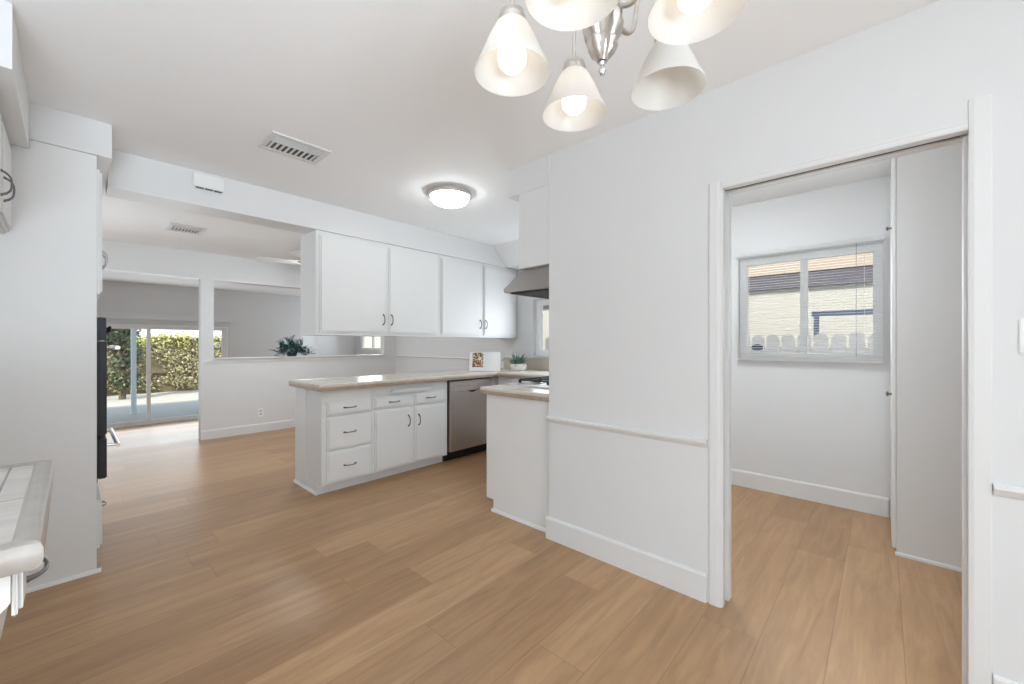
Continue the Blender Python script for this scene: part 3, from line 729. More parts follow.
# ---- tall oven cabinet on the left
t = thing('oven_cabinet', (-0.2, 3.5, 0), 'tall white cabinet housing the black wall oven, its blank side to the front', 'cabinet')
OX = 0.098; O0, O1 = 3.140, 3.90
bm = BM()
box(bm, -0.678, OX, O0, O0+0.02, 0, 2.2545, 0.002); box(bm, -0.678, OX, O1-0.02, O1, 0, 2.2545); box(bm, -0.678, -0.66, O0+0.02, O1-0.02, 0, 2.2545)
box(bm, -0.66, OX, O0+0.02, O1-0.02, 0.08, 0.10); box(bm, -0.66, OX, O0+0.02, O1-0.02, 0.455, 0.475); box(bm, -0.66, OX, O0+0.02, O1-0.02, 1.385, 1.43); box(bm, -0.66, OX, O0+0.02, O1-0.02, 2.2, 2.2545)
box(bm, -0.66, OX-0.07, O0+0.02, O1-0.02, 0.0, 0.0795)
obj('carcass', bm, CAB, t)
for a, b, hs in ((O0+0.012, 3.512, 3.455), (3.526, O1-0.012, 3.57)):
    dr = obj('door', slab_door(BM(), 'x', OX+0.0005, 0.021, a, b, 1.505, 2.19, 0.011), CAB, t)
    bow_handle(dr, (OX+0.0215, hs, 1.745), (0, 0, 1), (1, 0, 0), 0.10, 0.03, 0.005, CHROME)
dr = obj('drawer', slab_door(BM(), 'x', OX+0.0005, 0.021, O0+0.012, O1-0.012, 0.12, 0.385, 0.011), CAB, t)
bow_handle(dr, (OX+0.0215, 3.52, 0.26), (0, 1, 0), (1, 0, 0))
bm = BM(); prism(bm, [(O0-0.0005, 0.0), (O0-0.0155, 0.0), (O0-0.014, 0.010), (O0-0.0075, 0.018), (O0-0.0005, 0.019)], 'x', -0.678, 0.115); obj('shoe_moulding', bm, TRIM, t)
t = thing('wall_oven', (-0.2, 3.5, 0.476), 'black double wall oven built into the tall white cabinet', 'oven')
obj('casing', box(BM(), -0.55, OX+0.004, O0+0.03, O1-0.03, 0.4755, 1.384, 0.002), BLACK, t)
for z0, z1, zh in ((0.492, 0.712, 0.662), (0.730, 1.25, 1.215)):
    dr = obj('oven_door', box(BM(), OX+0.0045, OX+0.040, O0+0.03, O1-0.03, z0, z1, 0.005), BLACK, t)
    obj('oven_window', box(BM(), OX+0.0405, OX+0.043, O0+0.12, O1-0.12, z0+0.05, z1-0.09, 0.001), BLACKG, dr)
    bm = BM()
    for y in (O0+0.10, O1-0.10): tube(bm, [(OX+0.0405, y, zh), (OX+0.085, y, zh)], 0.008)
    tube(bm, [(OX+0.086, O0+0.07, zh), (OX+0.086, O1-0.07, zh)], 0.011); obj('oven_handle', bm, CHROME, dr)
cp = obj('control_panel', box(BM(), OX+0.0045, OX+0.038, O0+0.03, O1-0.03, 1.256, 1.382, 0.004), BLACK, t)
for k in range(4): knob(cp, (OX+0.0385, 3.28+k*0.14, 1.32), (1, 0, 0), 0.018, BLACK)

# ---- cabinet over the empty fridge bay
t = thing('fridge_top_cabinet', (-0.44, 2.7, 1.80), 'white overhead cabinet with two curved pulls at the left picture edge', 'cabinet')
obj('carcass', box(BM(), -0.678, -0.212, 2.28, 3.138, 1.765, 2.2045, 0.002), CAB, t)
for a, b, hs in ((2.29, 2.70, 2.655), (2.715, 3.128, 2.762)):
    dr = obj('door', slab_door(BM(), 'x', -0.2115, 0.020, a, b, 1.775, 2.19, 0.011), CAB, t)
    bow_handle(dr, (-0.1915, hs, 1.895), (0, 0, 1), (1, 0, 0), 0.10, 0.028, 0.0034)

# ---- tiled desk counter at the left edge
t = thing('desk_worktop', (-0.35, 1.38, 0.86), 'grey-beige tiled counter jutting in at the left picture edge', 'counter')
obj('tile_top', box(BM(), -0.678, -0.045, 1.036, 1.708, 0.868, 0.910), DESK, t, smooth=False)
bm = BM()
prof = [(0, 0.866), (0.010, 0.866), (0.013, 0.872), (0.0155, 0.884), (0.0150, 0.900), (0.0115, 0.909), (0.003, 0.9135), (-0.012, 0.9130), (-0.02, 0.9105), (0, 0.9105)]
path = [((-0.678, 1.0355), (0, -1)), ((-0.0445, 1.0355), (1, -1)), ((-0.0445, 1.7085), (1, 1)), ((-0.678, 1.7085), (0, 1))]
rings = [[bm.verts.new((p[0]+o[0]*u, p[1]+o[1]*u, z)) for u, z in prof] for p, o in path]
bm.faces.new(rings[0]); bm.faces.new(rings[-1][::-1])
for A, B in zip(rings, rings[1:]):
    for i in range(len(prof)): bm.faces.new((A[i], B[i], B[(i+1) % len(prof)], A[(i+1) % len(prof)]))
obj('nosing', bm, DESK_EDGE, t, label='rounded edge tiles')
t = thing('desk_cabinet', (-0.4, 1.37, 0), 'white cabinet with a top drawer under the tiled counter at the left edge', 'cabinet')
bm = BM(); box(bm, -0.678, -0.17, 1.06, 1.695, 0.0, 0.70, 0.003); obj('carcass', bm, CAB, t)
bm = BM(); prism(bm, [(-0.678, 0.70), (-0.17, 0.70), (-0.085, 0.735), (-0.078, 0.745), (-0.078, 0.795), (-0.066, 0.81), (-0.066, 0.8655), (-0.678, 0.8655)], 'y', 1.055, 1.69); obj('apron', bm, CAB, t)
dr = obj('drawer', slab_door(BM(), 'x', -0.0655, 0.012, 1.060, 1.68, 0.782, 0.862, 0.006), CAB, t)
bow_handle(dr, (-0.0535, 1.20, 0.806), (0, 1, 0), (1, 0, 0), 0.10, 0.022, 0.0034)
for a, b in ((1.075, 1.37), (1.385, 1.68)):
    dr = obj('door', slab_door(BM(), 'x', -0.1695, 0.018, a, b, 0.10, 0.66, 0.010), CAB, t); bow_handle(dr, (-0.1515, b-0.04 if a < 1.2 else a+0.04, 0.55), (0, 0, 1), (1, 0, 0))

# ================================================================== LAUNDRY
t = thing('utility_closet', (3.6, -0.6, 0), 'tall plain white closet in the laundry room, its blank side facing the doorway', 'closet')
bm = BM(); box(bm, 3.272, 3.29, -1.2, -0.058, 0, 2.385, 0.002); box(bm, 3.29, 3.948, -1.2, -1.18, 0, 2.385); box(bm, 3.93, 3.948, -1.18, -0.058, 0, 2.385)
box(bm, 3.29, 3.93, -1.18, -0.058, 2.365, 2.385); box(bm, 3.29, 3.93, -1.18, -0.058, 0.0, 0.08); box(bm, 3.29, 3.93, -1.18, -0.07, 1.2, 1.22); obj('carcass', bm, CAB, t)
bm = BM(); prism(bm, [(3.2715, 0.0), (3.2585, 0.0), (3.2605, 0.012), (3.2665, 0.018), (3.2715, 0.019)], 'y', -1.2, -0.052); obj('shoe_moulding', bm, TRIM, t)
dr = obj('door', box(BM(), 3.294, 3.928, -0.0575, -0.038, 0.03, 2.37, 0.003), CAB, t)
knob(dr, (3.33, -0.038, 0.935), (0, 1, 0), 0.015); knob(dr, (3.33, -0.038, 1.93), (0, 1, 0), 0.012)
# mini blind
t = thing('mini_blind', (3.90, 0.465, 1.10), 'lowered white mini blind over the laundry window', 'blind')
obj('head_rail', box(BM(), 3.893, 3.925, -0.008, 0.945, 1.975, 2.003, 0.003), BLIND, t)
bm = BM(); z = 1.122; n = 0
while z < 1.968:
    a = math.radians(9)
    c0 = Vector((3.909, 0, z)); hw = 0.0115
    dx, dz = hw*math.cos(a), hw*math.sin(a)
    for s in (0,):
        v = []
        for u in (-1, 0, 1):
            for y in (0.0, 0.937):
                v.append(bm.verts.new((c0.x+u*dx, y, z+u*dz + (0.0014 if u == 0 else 0))))
        v2 = [bm.verts.new((q.co.x, q.co.y, q.co.z-0.0007)) for q in v]
        bm.faces.new((v[0], v[1], v[3], v[2])); bm.faces.new((v[2], v[3], v[5], v[4]))
        bm.faces.new((v2[0], v2[2], v2[3], v2[1])); bm.faces.new((v2[2], v2[4], v2[5], v2[3]))
        bm.faces.new((v[0], v2[0], v2[1], v[1])); bm.faces.new((v[4], v[5], v2[5], v2[4]))
        bm.faces.new((v[0], v[2], v2[2], v2[0])); bm.faces.new((v[2], v[4], v2[4], v2[2])); bm.faces.new((v[1], v2[1], v2[3], v[3])); bm.faces.new((v[3], v2[3], v2[5], v[5]))
    z += 0.0203
obj('slats', bm, BLIND, t)
obj('bottom_rail', box(BM(), 3.897, 3.921, 0.0, 0.937, 1.097, 1.110, 0.003), BLIND, t)
for y in (0.10, 0.47, 0.84):
    bm = BM(); tube(bm, [(3.8965, y, 1.105), (3.8965, y, 1.98)], 0.0009, 5); tube(bm, [(3.9215, y, 1.105), (3.9215, y, 1.98)], 0.0009, 5); obj('ladder_cord', bm, BLIND, t)
bm = BM(); tube(bm, [(3.888, 0.145, 1.975), (3.886, 0.145, 1.14)], 0.0017, 8); obj('tilt_wand', bm, mat('clear_wand', (0.25, 0.26, 0.32), 0.2), t, label='thin dark tilt wand')

# ================================================================== CEILING AND WALL FIXTURES
def ceiling_vent(x0, x1, y0, y1, zc, label):
    t = thing('ceiling_vent', ((x0+x1)/2, (y0+y1)/2, zc), label, 'vent')
    bm = BM(); k = 0.032; zl = zc-0.011
    e = 0.0005
    box(bm, x0, x1, y0, y0+k, zl, zc-e, 0.003); box(bm, x0, x1, y1-k, y1, zl, zc-e, 0.003); box(bm, x0, x0+k, y0+k, y1-k, zl, zc-e, 0.003); box(bm, x1-k, x1, y0+k, y1-k, zl, zc-e, 0.003)
    obj('frame', bm, VENTW, t)
    obj('backing', box(BM(), x0+k, x1-k, y0+k, y1-k, zc-0.002, zc-e), VENTD, t, label='dark duct behind the louvres')
    ym = y0+k+(y1-y0-2*k)*0.42
    bm = BM()
    for j in range(4):   # fixed bars running along the length
        y = y0+k+(ym-y0-k)*(j+0.7)/4.4
        box(bm, x0+k, x1-k, y-0.001, y+0.0035, zc-0.010, zc-0.0025)
    box(bm, x0+k, x1-k, ym-0.003, ym+0.003, zc-0.011, zc-0.0025)
    n = 9
    for j in range(n):   # short slanted louvres across
        x = x0+k+(x1-x0-2*k)*(j+0.5)/n
        prism(bm, [(x-0.012, zc-0.011), (x-0.004, zc-0.011), (x+0.010, zc-0.0025), (x+0.002, zc-0.0025)], 'y', ym+0.003, y1-k)
    obj('louvres', bm, VENTW, t)
    return t
ceiling_vent(0.768, 1.105, 2.535, 2.80, CZ, 'white ceiling vent over the kitchen floor, front of the beam')
ceiling_vent(0.648, 0.948, 5.07, 5.40, 2.411, 'white ceiling vent beyond the beam, near the living room doorway')

# flush ceiling light
LX, LYY = 2.04, 2.54
t = thing('ceiling_light', (LX, LYY, CZ), 'round flush ceiling light with a nickel rim and lit white glass', 'ceiling light')
bm = BM(); lathe(bm, [(0, CZ-0.0005), (0.150, CZ-0.0005), (0.150, CZ-0.010), (0, CZ-0.010)], LX, LYY, 40); obj('base_plate', bm, WPLAST, t)
bm = BM(); lathe(bm, [(0.138, CZ-0.0105), (0.168, CZ-0.0105), (0.175, CZ-0.018), (0.173, CZ-0.034), (0.160, CZ-0.040), (0.146, CZ-0.036), (0.138, CZ-0.030), (0.138, CZ-0.0105)], LX, LYY, 56); obj('rim', bm, NICKEL, t)
bm = BM(); lathe(bm, [(0.137, CZ-0.011), (0.1375, CZ-0.036), (0.150, CZ-0.0425), (0.146, CZ-0.060), (0.128, CZ-0.080), (0.095, CZ-0.094), (0.05, CZ-0.101), (0, CZ-0.103)], LX, LYY, 48); obj('glass_diffuser', bm, DIFF, t)

t = thing('laundry_fill_light', (2.75, 0.9, CZ), 'added round flush light brightening the laundry room, above the doorway sight line', 'ceiling light')  # unseen lamp added to brighten the laundry room
bm = BM(); lathe(bm, [(0, CZ-0.0005), (0.14, CZ-0.0005), (0.145, CZ-0.012), (0.138, CZ-0.026), (0, CZ-0.026)], 2.75, 0.9, 40); obj('rim', bm, NICKEL, t)
bm = BM(); lathe(bm, [(0.130, CZ-0.0265), (0.128, CZ-0.045), (0.095, CZ-0.066), (0.05, CZ-0.074), (0, CZ-0.076)], 2.75, 0.9, 40); obj('glass_diffuser', bm, mat('laundry_fill_glow', (0.95, 0.94, 0.92), 0.3, emit=(0.92, 0.97, 1.0), estr=15*K['laundryfill']), t)

# chime box on the beam
t = thing('door_chime', (0.66, BY, 2.36), 'small white chime box mounted on the beam', 'chime box')
obj('cover', box(BM(), 0.573, 0.746, BY-0.032, BY-0.0005, 2.320, 2.415, 0.005), WPLAST, t)
bm = BM()
for k in range(3): box(bm, 0.585+k*0.052, 0.630+k*0.052, BY-0.0335, BY-0.012, 2.3165, 2.3215)
obj('sound_slots', bm, VENTD, t, label='dark slots along the lower edge')

# outlets and switch
t = thing('wall_outlet', (1.81, 6.4495, 0.27), 'white power outlet low on the half wall', 'outlet')
obj('plate', box(BM(), 1.775, 1.845, 6.443, 6.4495, 0.215, 0.33, 0.003), WPLAST, t)
sm = mat('socket_grey', (0.45, 0.45, 0.45), 0.5)
for z in (0.25, 0.295): obj('socket', box(BM(), 1.797, 1.823, 6.4415, 6.4435, z-0.012, z+0.012, 0.001), sm, t)
t = thing('light_switch', (PX, -0.36, 1.26), 'white light switch plate right of the laundry doorway', 'switch')
obj('plate', box(BM(), PX-0.006, PX-0.0005, -0.395, -0.321, 1.204, 1.316, 0.003), WPLAST, t)
obj('toggle', box(BM(), PX-0.014, PX-0.006, -0.362, -0.354, 1.25, 1.275, 0.002), WPLAST, t)

# ceiling fan in the family room
t = thing('ceiling_fan', (2.08, 5.15, 2.411), 'white low ceiling fan beyond the beam, mostly hidden by the wall cabinets', 'ceiling fan')
fx, fy = 2.08, 5.15
bm = BM(); lathe(bm, [(0, 2.4105), (0.075, 2.4105), (0.07, 2.385), (0.03, 2.37), (0.03, 2.33), (0.10, 2.31), (0.115, 2.27), (0.185, 2.225), (0.185, 2.206), (0, 2.205)], fx, fy, 32); obj('motor_housing', bm, WPLAST, t)
bm = BM(); lathe(bm, [(0, 2.150), (0.09, 2.155), (0.15, 2.175), (0.175, 2.2045), (0, 2.2045)], fx, fy, 32); obj('added_light_bowl', bm, mat('added_bowl_glow', (0.95, 0.94, 0.92), 0.3, emit=(0.92, 0.97, 1.0), estr=24*K['fan']), t)  # glowing bowl added to the fan to brighten the family room
for k in range(5):
    a = math.radians(156 + 72*k); ca, sa = math.cos(a), math.sin(a)
    bm = BM()
    pts = [(0.17, -0.05), (0.60, -0.068), (0.645, -0.05), (0.66, 0), (0.645, 0.05), (0.60, 0.068), (0.17, 0.05)]
    top, bot = [], []
    for r, s in pts:
        zz = 2.235 + s*0.18
        top.append(bm.verts.new((fx+r*ca-s*sa, fy+r*sa+s*ca, zz))); bot.append(bm.verts.new((fx+r*ca-s*sa, fy+r*sa+s*ca, zz-0.006)))
    bm.faces.new(top); bm.faces.new(bot[::-1])
    for i in range(len(pts)): bm.faces.new((top[i], bot[i], bot[(i+1) % len(pts)], top[(i+1) % len(pts)]))
    bl = obj('blade', bm, WPLAST, t, smooth=False)
    bm = BM(); tube(bm, [(fx+0.10*ca, fy+0.10*sa, 2.24), (fx+0.15*ca, fy+0.15*sa, 2.226), (fx+0.24*ca, fy+0.24*sa, 2.226)], 0.007, 8); obj('bracket', bm, NICKEL, bl)

# ------------------------------------------------------------------ chandelier
ca_, sa_ = math.cos(math.radians(42.5)), math.sin(math.radians(42.5))
def cs(lat, dep): return (dep*ca_ + lat*sa_, dep*sa_ - lat*ca_)
HX, HY = cs(0.180, 0.808)
t = thing('chandelier', (HX, HY, CZ), 'brushed nickel five-arm chandelier with frosted bell shades, one bulb dark', 'chandelier')
bm = BM(); lathe(bm, [(0, CZ-0.0005), (0.062, CZ-0.0005), (0.064, CZ-0.008), (0.05, CZ-0.024), (0.015, CZ-0.034), (0, CZ-0.034)], HX, HY, 32); obj('canopy', bm, NICKEL, t)
bm = BM(); tube(bm, [(HX, HY, CZ-0.033), (HX, HY, 2.08)], 0.006, 12); obj('stem', bm, NICKEL, t)
bm = BM(); lathe(bm, [(0, 2.085), (0.012, 2.08), (0.014, 2.05), (0.022, 2.02), (0.016, 1.995), (0.026, 1.97), (0.036, 1.945), (0.030, 1.915), (0.024, 1.905), (0.034, 1.895), (0.040, 1.878), (0.036, 1.855), (0.027, 1.840), (0.029, 1.832), (0.022, 1.814), (0.013, 1.803), (0.010, 1.798), (0, 1.797)], HX, HY, 48, flute=(0.10, 8, 1.806, 1.96)); hub = obj('hub', bm, NICKEL, t)
bm = BM(); lathe(bm, [(0, 1.797), (0.007, 1.796), (0.0045, 1.790), (0.006, 1.785), (0.008, 1.779), (0.005, 1.773), (0, 1.771)], HX, HY, 20); obj('finial', bm, CHROME, hub)
def spline(P, n=6):
    out = []
    P = [Vector(p) for p in P]
    for i in range(len(P)-1):
        p0, p1, p2, p3 = P[max(i-1, 0)], P[i], P[i+1], P[min(i+2, len(P)-1)]
        for k in range(n):
            u = k/n
            out.append(0.5*((2*p1) + (p2-p0)*u + (2*p0-5*p1+4*p2-p3)*u*u + (3*p1-p0-3*p2+p3)*u**3))
    out.append(P[-1]); return out
AR = 0.182
for k in range(5):
    al = math.radians(27 + 72*k)
    la, da = math.cos(al), math.sin(al)
    def pt(r, z):
        x, y = cs(0.180 + r*la, 0.808 + r*da); return (x, y, z)
    bm = BM()
    tube(bm, spline([pt(0.028, 1.905), pt(0.045, 1.884), pt(0.066, 1.878), pt(0.083, 1.897), pt(0.092, 1.945), pt(0.105, 2.01), pt(0.135, 2.052), pt(0.165, 2.040), pt(0.180, 1.995), pt(AR, 1.925)]), 0.0048, 10)
    arm = obj('arm', bm, NICKEL, t)
    sx, sy, _ = pt(AR, 0)
    bm = BM(); lathe(bm, [(0, 1.930), (0.010, 1.929), (0.014, 1.922), (0.025, 1.918), (0.027, 1.908), (0.0285, 1.906), (0.0285, 1.893), (0, 1.893)], sx, sy, 28); obj('socket_cup', bm, NICKEL, arm)
    out = [(0.027, 1.897), (0.0345, 1.889), (0.0425, 1.874), (0.0508, 1.857), (0.059, 1.837), (0.0663, 1.819), (0.073, 1.805), (0.0775, 1.797), (0.0785, 1.794)]
    inn = [(r-0.003, z) for r, z in out][::-1]
    bm = BM(); lathe(bm, out + [(0.0772, 1.7930)] + inn[1:], sx, sy, 44)
    dark = (k == 0)
    obj('shade', bm, SHADE, arm, label='unlit shade' if dark else None)
    if not dark:
        bm = BM(); lathe(bm, [(0.013, 1.892), (0.0135, 1.872), (0.018, 1.860), (0.0265, 1.845), (0.030, 1.829), (0.0275, 1.813), (0.018, 1.802), (0, 1.798)], sx, sy, 24); obj('bulb', bm, BULB, arm, label='glowing round bulb')
    else:
        bm = BM(); lathe(bm, [(0, 1.870), (0.014, 1.870), (0.014, 1.892)], sx, sy, 20); obj('empty_socket', bm, WPLAST, arm)

# ================================================================== SMALL THINGS ON THE COUNTERS
# cookbook and stand
R45 = Matrix.Rotation(math.radians(-47.5), 4, 'Z')
BP = Vector((3.285, 3.45, 0.9105))
def place(bm, M):
    bmesh.ops.transform(bm, matrix=M, verts=bm.verts); return bm
MB = Matrix.Translation(BP) @ R45
TILT = Matrix.Rotation(math.radians(-14), 4, 'X')
t = thing('book_stand', BP, 'small pale stand propping the open cookbook on the counter corner', 'book stand')
bm = BM(); box(bm, -0.10, 0.10, 0.062, 0.115, 0.0, 0.010, 0.002); obj('base', place(bm, MB), WPLAST, t)
bm = BM(); box(bm, -0.09, 0.09, 0.0, 0.006, 0.0, 0.17, 0.002); obj('back_rest', place(bm, MB @ Matrix.Translation((0, 0.066, 0.0105)) @ TILT), WPLAST, t)
t = thing('cookbook', BP, 'open cookbook with a food photograph on its left page, propped on the counter corner', 'book')
MK = MB @ Matrix.Translation((0, 0.055, 0.0025)) @ TILT
def page_block(sgn):
    bm = BM(); n = 10; F, B_ = [], []
    for i in range(n+1):
        u = i/n; x = sgn*u*0.185
        th = 0.004 + 0.012*math.sin(PI*min(1, u*1.15))**0.8*(1-u*0.5)
        yb = -0.002*u
        F.append((x, yb-th)); B_.append((x, yb))
    for z0, z1 in ((0.0, 0.232),):
        V0 = [bm.verts.new((x, y, z0)) for x, y in F]; V1 = [bm.verts.new((x, y, z1)) for x, y in F]
        W0 = [bm.verts.new((x, y, z0)) for x, y in B_]; W1 = [bm.verts.new((x, y, z1)) for x, y in B_]
        for i in range(n):
            bm.faces.new((V0[i], V0[i+1], V1[i+1], V1[i])); bm.faces.new((W0[i], W1[i], W1[i+1], W0[i+1]))
            bm.faces.new((V0[i], W0[i], W0[i+1], V0[i+1])); bm.faces.new((V1[i], V1[i+1], W1[i+1], W1[i]))
        bm.faces.new((V0[n], W0[n], W1[n], V1[n])); bm.faces.new((V0[0], V1[0], W1[0], W0[0]))
    return place(bm, MK), F
bm, FL = page_block(-1); obj('left_pages', bm, PAPER, t)
bm, _ = page_block(1); obj('right_pages', bm, PAPER, t)
bm = BM(); box(bm, -0.19, 0.19, 0.0005, 0.0035, -0.002, 0.237, 0.001); obj('cover', place(bm, MK), mat('book_cover', (0.55, 0.53, 0.50), 0.5), t)
bm = BM()     # printed photograph follows the curved page
sel = [(x, y-0.0008) for x, y in FL if 0.012 <= -x <= 0.150]
V0 = [bm.verts.new((x, y, 0.045)) for x, y in sel]; V1 = [bm.verts.new((x, y, 0.222)) for x, y in sel]
for i in range(len(sel)-1): bm.faces.new((V0[i], V0[i+1], V1[i+1], V1[i]))
obj('food_photograph', place(bm, MK), FOOD, t, label='colourful printed food photograph')

# succulent in a white pot
PP = Vector((3.70, 3.29, 0.9105))
t = thing('potted_succulent', PP, 'small spiky green plant in a white ceramic pot on the window counter', 'plant')
bm = BM(); lathe(bm, [(0, 0.0), (0.075, 0.0), (0.096, 0.02), (0.103, 0.055), (0.100, 0.085), (0.090, 0.085), (0.088, 0.072), (0, 0.070)], 0, 0, 28)
obj('pot', place(bm, Matrix.Translation(PP)), CERAM, t)
bm = BM(); lathe(bm, [(0, 0.072), (0.072, 0.0715), (0, 0.0705)], 0, 0, 20); obj('soil', place(bm, Matrix.Translation(PP)), SOIL, t)
random.seed(5); bm = BM()
for i in range(70):
    a = random.uniform(0, 2*PI); el = random.uniform(0.05, 1.3); rr = random.uniform(0, 0.07)
    p = PP + Vector((rr*math.cos(a), rr*math.sin(a), 0.07))
    d = Vector((math.cos(a)*math.cos(el), math.sin(a)*math.cos(el), math.sin(el)))
    leaf(bm, p, d, Vector((0, 0, 1)) if el < 1.3 else Vector((1, 0, 0)), random.uniform(0.10, 0.175), random.uniform(0.02, 0.032), 0.3)
for i in range(5):
    a = random.uniform(0, 2*PI); p = PP + Vector((0.02*math.cos(a), 0.02*math.sin(a), 0.07))
    leaf(bm, p, Vector((0.25*math.cos(a), 0.25*math.sin(a), 1)), Vector((1, 0, 0)), random.uniform(0.17, 0.2), 0.009, 0.2)
obj('leaves', bm, SUCC, t)

# bushy plant on the half wall sill
PL = Vector((2.235, 6.50, 1.0525))
t = thing('potted_plant', PL, 'bushy teal-green leafy plant on the half wall sill', 'plant')
bm = BM(); lathe(bm, [(0, 0.0), (0.055, 0.0), (0.07, 0.03), (0.075, 0.075), (0.066, 0.075), (0.064, 0.06), (0, 0.058)], 0, 0, 24); obj('pot', place(bm, Matrix.Translation(PL)), mat('dark_pot', (0.03, 0.06, 0.06), 0.5), t)
random.seed(11); bm = BM(); st = BM()
for i in range(44):
    a = random.uniform(0, 2*PI); el = random.uniform(0.02, 1.45)
    Ln = random.uniform(0.15, 0.27)*(1.0 if el > 0.5 else 1.05)
    d = Vector((math.cos(a)*math.cos(el)*1.05, math.sin(a)*math.cos(el)*0.75, math.sin(el)))
    p0 = PL + Vector((0, 0, 0.062))
    pts = [p0 + d*Ln*s + Vector((0, 0, -0.07*s*s*math.cos(el))) for s in (0, 0.35, 0.7, 1.0)]
    tube(st, pts, 0.0022, 5)
    for k in range(9):
        s = 0.25 + 0.75*k/8
        p = p0 + d*Ln*s + Vector((0, 0, -0.07*s*s*math.cos(el)))
        p.z = max(p.z, PL.z+0.012)
        q = Vector((random.uniform(-1, 1), random.uniform(-1, 1), random.uniform(-0.15, 0.9)))
        leaf(bm, p, d*0.5+q, Vector((random.uniform(-.5, .5), random.uniform(-.5, .5), 1)), random.uniform(0.05, 0.09), random.uniform(0.03, 0.05), 0.2)
for v in bm.verts: v.co.z = max(v.co.z, PL.z+0.004)
obj('stems', st, mat('plant_stem', (0.05, 0.09, 0.06), 0.6), t); obj('foliage', bm, TEAL, t)

# ================================================================== OUTDOORS
GZ = -0.46
sbox('floor_patio', -8, 5.6, 10.985, 15.0, GZ-0.1, GZ, m=CONC, label='grey concrete patio outside the sliding door')
sbox('floor_yard', -14, 14, 15.0, 30, GZ-0.1, GZ-0.002, m=SAND, label='pale sunlit ground beyond the patio')
sbox('floor_side_yard', 4.08, 16, -8, 10.98, GZ-0.1, GZ-0.004, m=SAND, label='pale side yard ground')
sbox('floor_rear_yard', -8, 4.08, -12, -2.73, GZ-0.1, GZ-0.006, m=SAND, label='pale ground behind the house')
# patio cover
t = thing('patio_cover', (1.0, 12.3, 2.3), 'white flat patio cover outside the sliding door', 'patio cover')
obj('roof_board', box(BM(), -4.0, 5.5, 10.985, 13.9, 2.30, 2.36), TRIM, t)
obj('front_beam', box(BM(), -4.0, 5.5, 13.42, 13.55, 2.12, 2.2995), POSTM, t)
for k in range(6): obj('rafter', box(BM(), -3.5+k*1.7, -3.42+k*1.7, 10.985, 13.41, 2.18, 2.2995), TRIM, t)
t = thing('patio_post', (1.05, 13.49, GZ), 'pale blue-grey patio post seen through the sliding door', 'post')
obj('shaft', box(BM(), 1.002, 1.098, 13.44, 13.54, GZ+0.012, 2.1195, 0.004), POSTM, t)
obj('foot_plate', box(BM(), 0.985, 1.115, 13.42, 13.56, GZ+0.0005, GZ+0.0115, 0.002), POSTM, t)

def foliage(bm, n, sampler, size, seed):
    random.seed(seed)
    for i in range(n):
        p, nrm = sampler()
        d = Vector((random.gauss(0, 1), random.gauss(0, 1), random.gauss(0, 1))) + nrm*0.6
        leaf(bm, p, d, nrm + Vector((random.gauss(0, .4), random.gauss(0, .4), random.gauss(0, .4))), size*random.uniform(0.7, 1.4), size*random.uniform(0.5, 0.8), 0.15)
# hedge
HY0, HY1, HZ1 = 18.6, 20.2, 1.52
t = thing('hedge', (3.0, 19.4, GZ), 'long clipped yellow-green hedge behind the sunlit yard strip', 'hedge')
bm = BM(); box(bm, -3.5, 9.0, HY0+0.15, HY1-0.1, GZ, HZ1-0.1)
bmesh.ops.subdivide_edges(bm, edges=bm.edges, cuts=12, use_grid_fill=True)
random.seed(2)
for v in bm.verts:
    if v.co.z > GZ+0.05: v.co += Vector((random.uniform(-.06, .06), random.uniform(-.10, .10), random.uniform(-.06, .06)))
obj('branches', bm, CORE, t)
def face_s():
    x = random.uniform(-1.5, 7.5); z = GZ + 0.10 + (HZ1-GZ-0.1)*random.random()**0.85
    bulge = 0.12*math.sin(x*2.3)+0.10*math.sin(x*5.1+z*3)+0.06*math.sin(z*7+x)
    return Vector((x, HY0 - bulge + random.uniform(-0.03, 0.14) + (0.35*(z-1.2) if z > 1.2 else 0), z)), Vector((0, -1, 0.25))
bm = BM(); foliage(bm, 9000, face_s, 0.085, 3); obj('leaves', bm, HEDGE, t)
def top_s():
    x = random.uniform(-1.5, 7.5); y = random.uniform(HY0-0.05, HY0+0.7)
    return Vector((x, y, HZ1 - 0.12 + 0.06*math.sin(x*3.1) + random.gauss(0, 0.10) - (0.18*random.random() if y < HY0+0.15 else 0))), Vector((0, -0.5, 1))
bm = BM(); foliage(bm, 4200, top_s, 0.085, 4); obj('new_growth', bm, HEDGET, t, label='brighter yellow-green top growth')
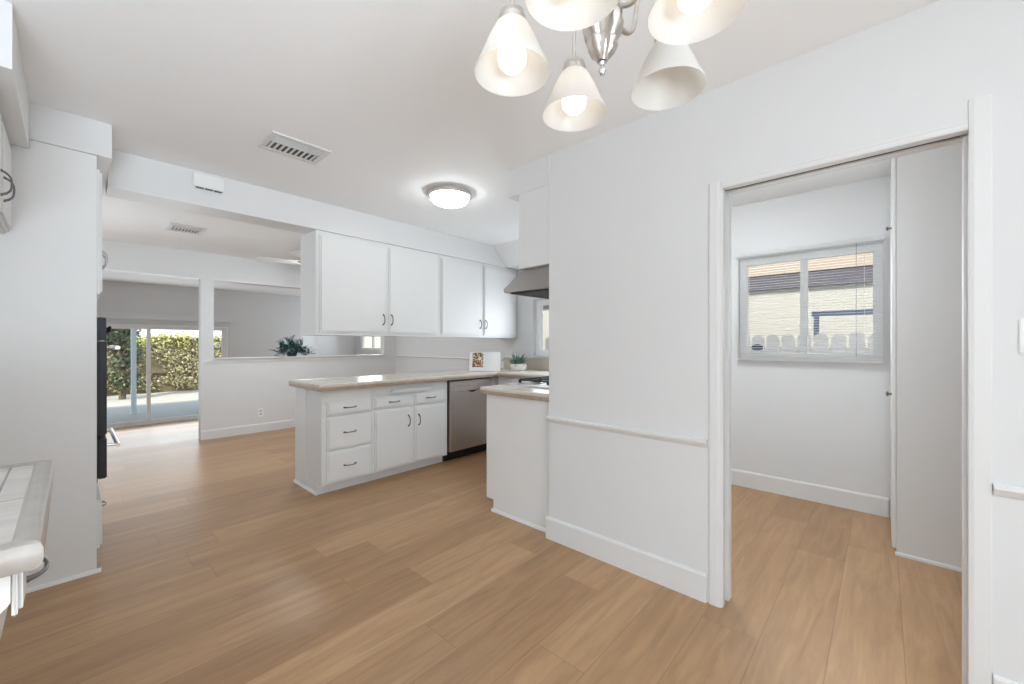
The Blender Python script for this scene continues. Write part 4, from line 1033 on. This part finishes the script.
# dark tree in front of the hedge, left
def tree(loc, h, r, label, seed, n, m, red=0):
    t = thing('tree', loc, label, 'tree'); L0 = Vector(loc)
    random.seed(seed)
    bm = BM(); tube(bm, [L0 + Vector((0, 0, -0.02)), L0 + Vector((0.05, 0.02, h*0.3)), L0 + Vector((-0.03, 0.05, h*0.62))], [0.09, 0.07, 0.04], 10)
    for k in range(6):
        a = k*1.05; tube(bm, [L0 + Vector((0, 0, h*(0.22+0.06*k))), L0 + Vector((r*0.5*math.cos(a), r*0.5*math.sin(a), h*(0.42+0.07*k)))], [0.035, 0.015], 7)
    obj('trunk', bm, BARK, t)
    blobs = [(L0 + Vector((random.uniform(-.6, .6)*r, random.uniform(-.6, .6)*r, h*random.uniform(0.22, 0.92))), r*random.uniform(0.35, 0.6)) for _ in range(14)]
    def s():
        c, rad = random.choice(blobs)
        d = Vector((random.gauss(0, 1), random.gauss(0, 1), random.gauss(0, 1))).normalized()
        return c + d*rad*random.uniform(0.55, 1.05), d
    bm = BM(); foliage(bm, n, s, 0.10, seed+1); obj('crown', bm, m, t)
    if red:
        def s2():
            p, d = s(); 
            return Vector((p.x, p.y, L0.z + h*random.uniform(0.86, 1.02))), d
        bm = BM(); foliage(bm, red, s2, 0.10, seed+2); obj('blossom', bm, REDL, t, label='reddish blossom at the top')
    return t
tree((1.08, 17.2, GZ-0.002), 2.45, 0.52, 'dark green tree with reddish top at the left end of the hedge', 21, 2600, TREEL, 220)
tree((-0.6, 21.5, GZ-0.002), 3.6, 0.9, 'taller dark tree behind the hedge, left', 31, 1500, TREEL)

t = thing('garden_wall', (8.2, 12, GZ), 'pale garden wall outside the right living room window', 'wall')
obj('block_wall', box(BM(), 8.1, 8.3, 9.5, 16.5, GZ, 1.75), STUCCO, t); obj('coping', box(BM(), 8.06, 8.34, 9.46, 16.54, 1.7505, 1.81, 0.01), SAND, t)
# neighbour's house seen through the laundry and kitchen windows
t = thing('neighbour_house', (8.5, 2.0, GZ), 'cream stucco house next door with a dark eave, seen through the laundry blind', 'house')
obj('wall', box(BM(), 6.86, 11, -5.0, 8.6, GZ, 2.16), STUCCO, t)
obj('fascia', box(BM(), 6.80, 6.84, -5.2, 8.8, 2.02, 2.22), FASCIA, t)
bm = BM(); prism(bm, [(6.78, 2.225), (6.84, 2.225), (11.0, 3.6), (11.0, 3.66)], 'y', -5.2, 8.8); obj('roof', bm, ROOFM, t)
bm = BM(); box(bm, 6.8405, 6.8595, -5.2, 8.8, 2.17, 2.19); obj('soffit', bm, STUCCO, t)
t = thing('steel_gate_frame', (6.0, 0.35, GZ), 'dark blue steel frame standing behind the white fence', 'frame')
bm = BM(); box(bm, 5.98, 6.03, 0.08, 0.63, 1.565, 1.625, 0.003); obj('top_bar', bm, GATEB, t)
for y in (0.56, -0.35):
    bm = BM(); box(bm, 5.98, 6.03, y, y+0.05, GZ, 1.5645, 0.003); obj('upright', bm, GATEB, t)
bm = BM(); box(bm, 5.98, 6.03, -0.35, 0.079, 1.565, 1.625, 0.003); obj('top_bar', bm, GATEB, t)
t = thing('picket_fence', (5.5, 1.5, GZ), 'pale board fence with rounded tops outside the laundry window', 'fence')
random.seed(8)
pk = None
y = -0.75; n = 0
while y < 4.2:
    bm = BM(); w_ = 0.125; h0 = 1.29 + random.uniform(-0.01, 0.01)
    pts = [(y, GZ), (y+w_, GZ), (y+w_, h0)] + [(y+w_/2 + w_/2*math.cos(a), h0 + 0.06*math.sin(a)) for a in (0.5, 1.0, PI/2, PI-1.0, PI-0.5)] + [(y, h0)]
    prism(bm, pts, 'x', 5.49, 5.512)
    obj('board', bm, FENCE, t, smooth=False); y += 0.148; n += 1
for z in (0.0, 1.12):
    obj('rail', box(BM(), 5.513, 5.55, -0.8, 4.2, z, z+0.08), FENCE, t)
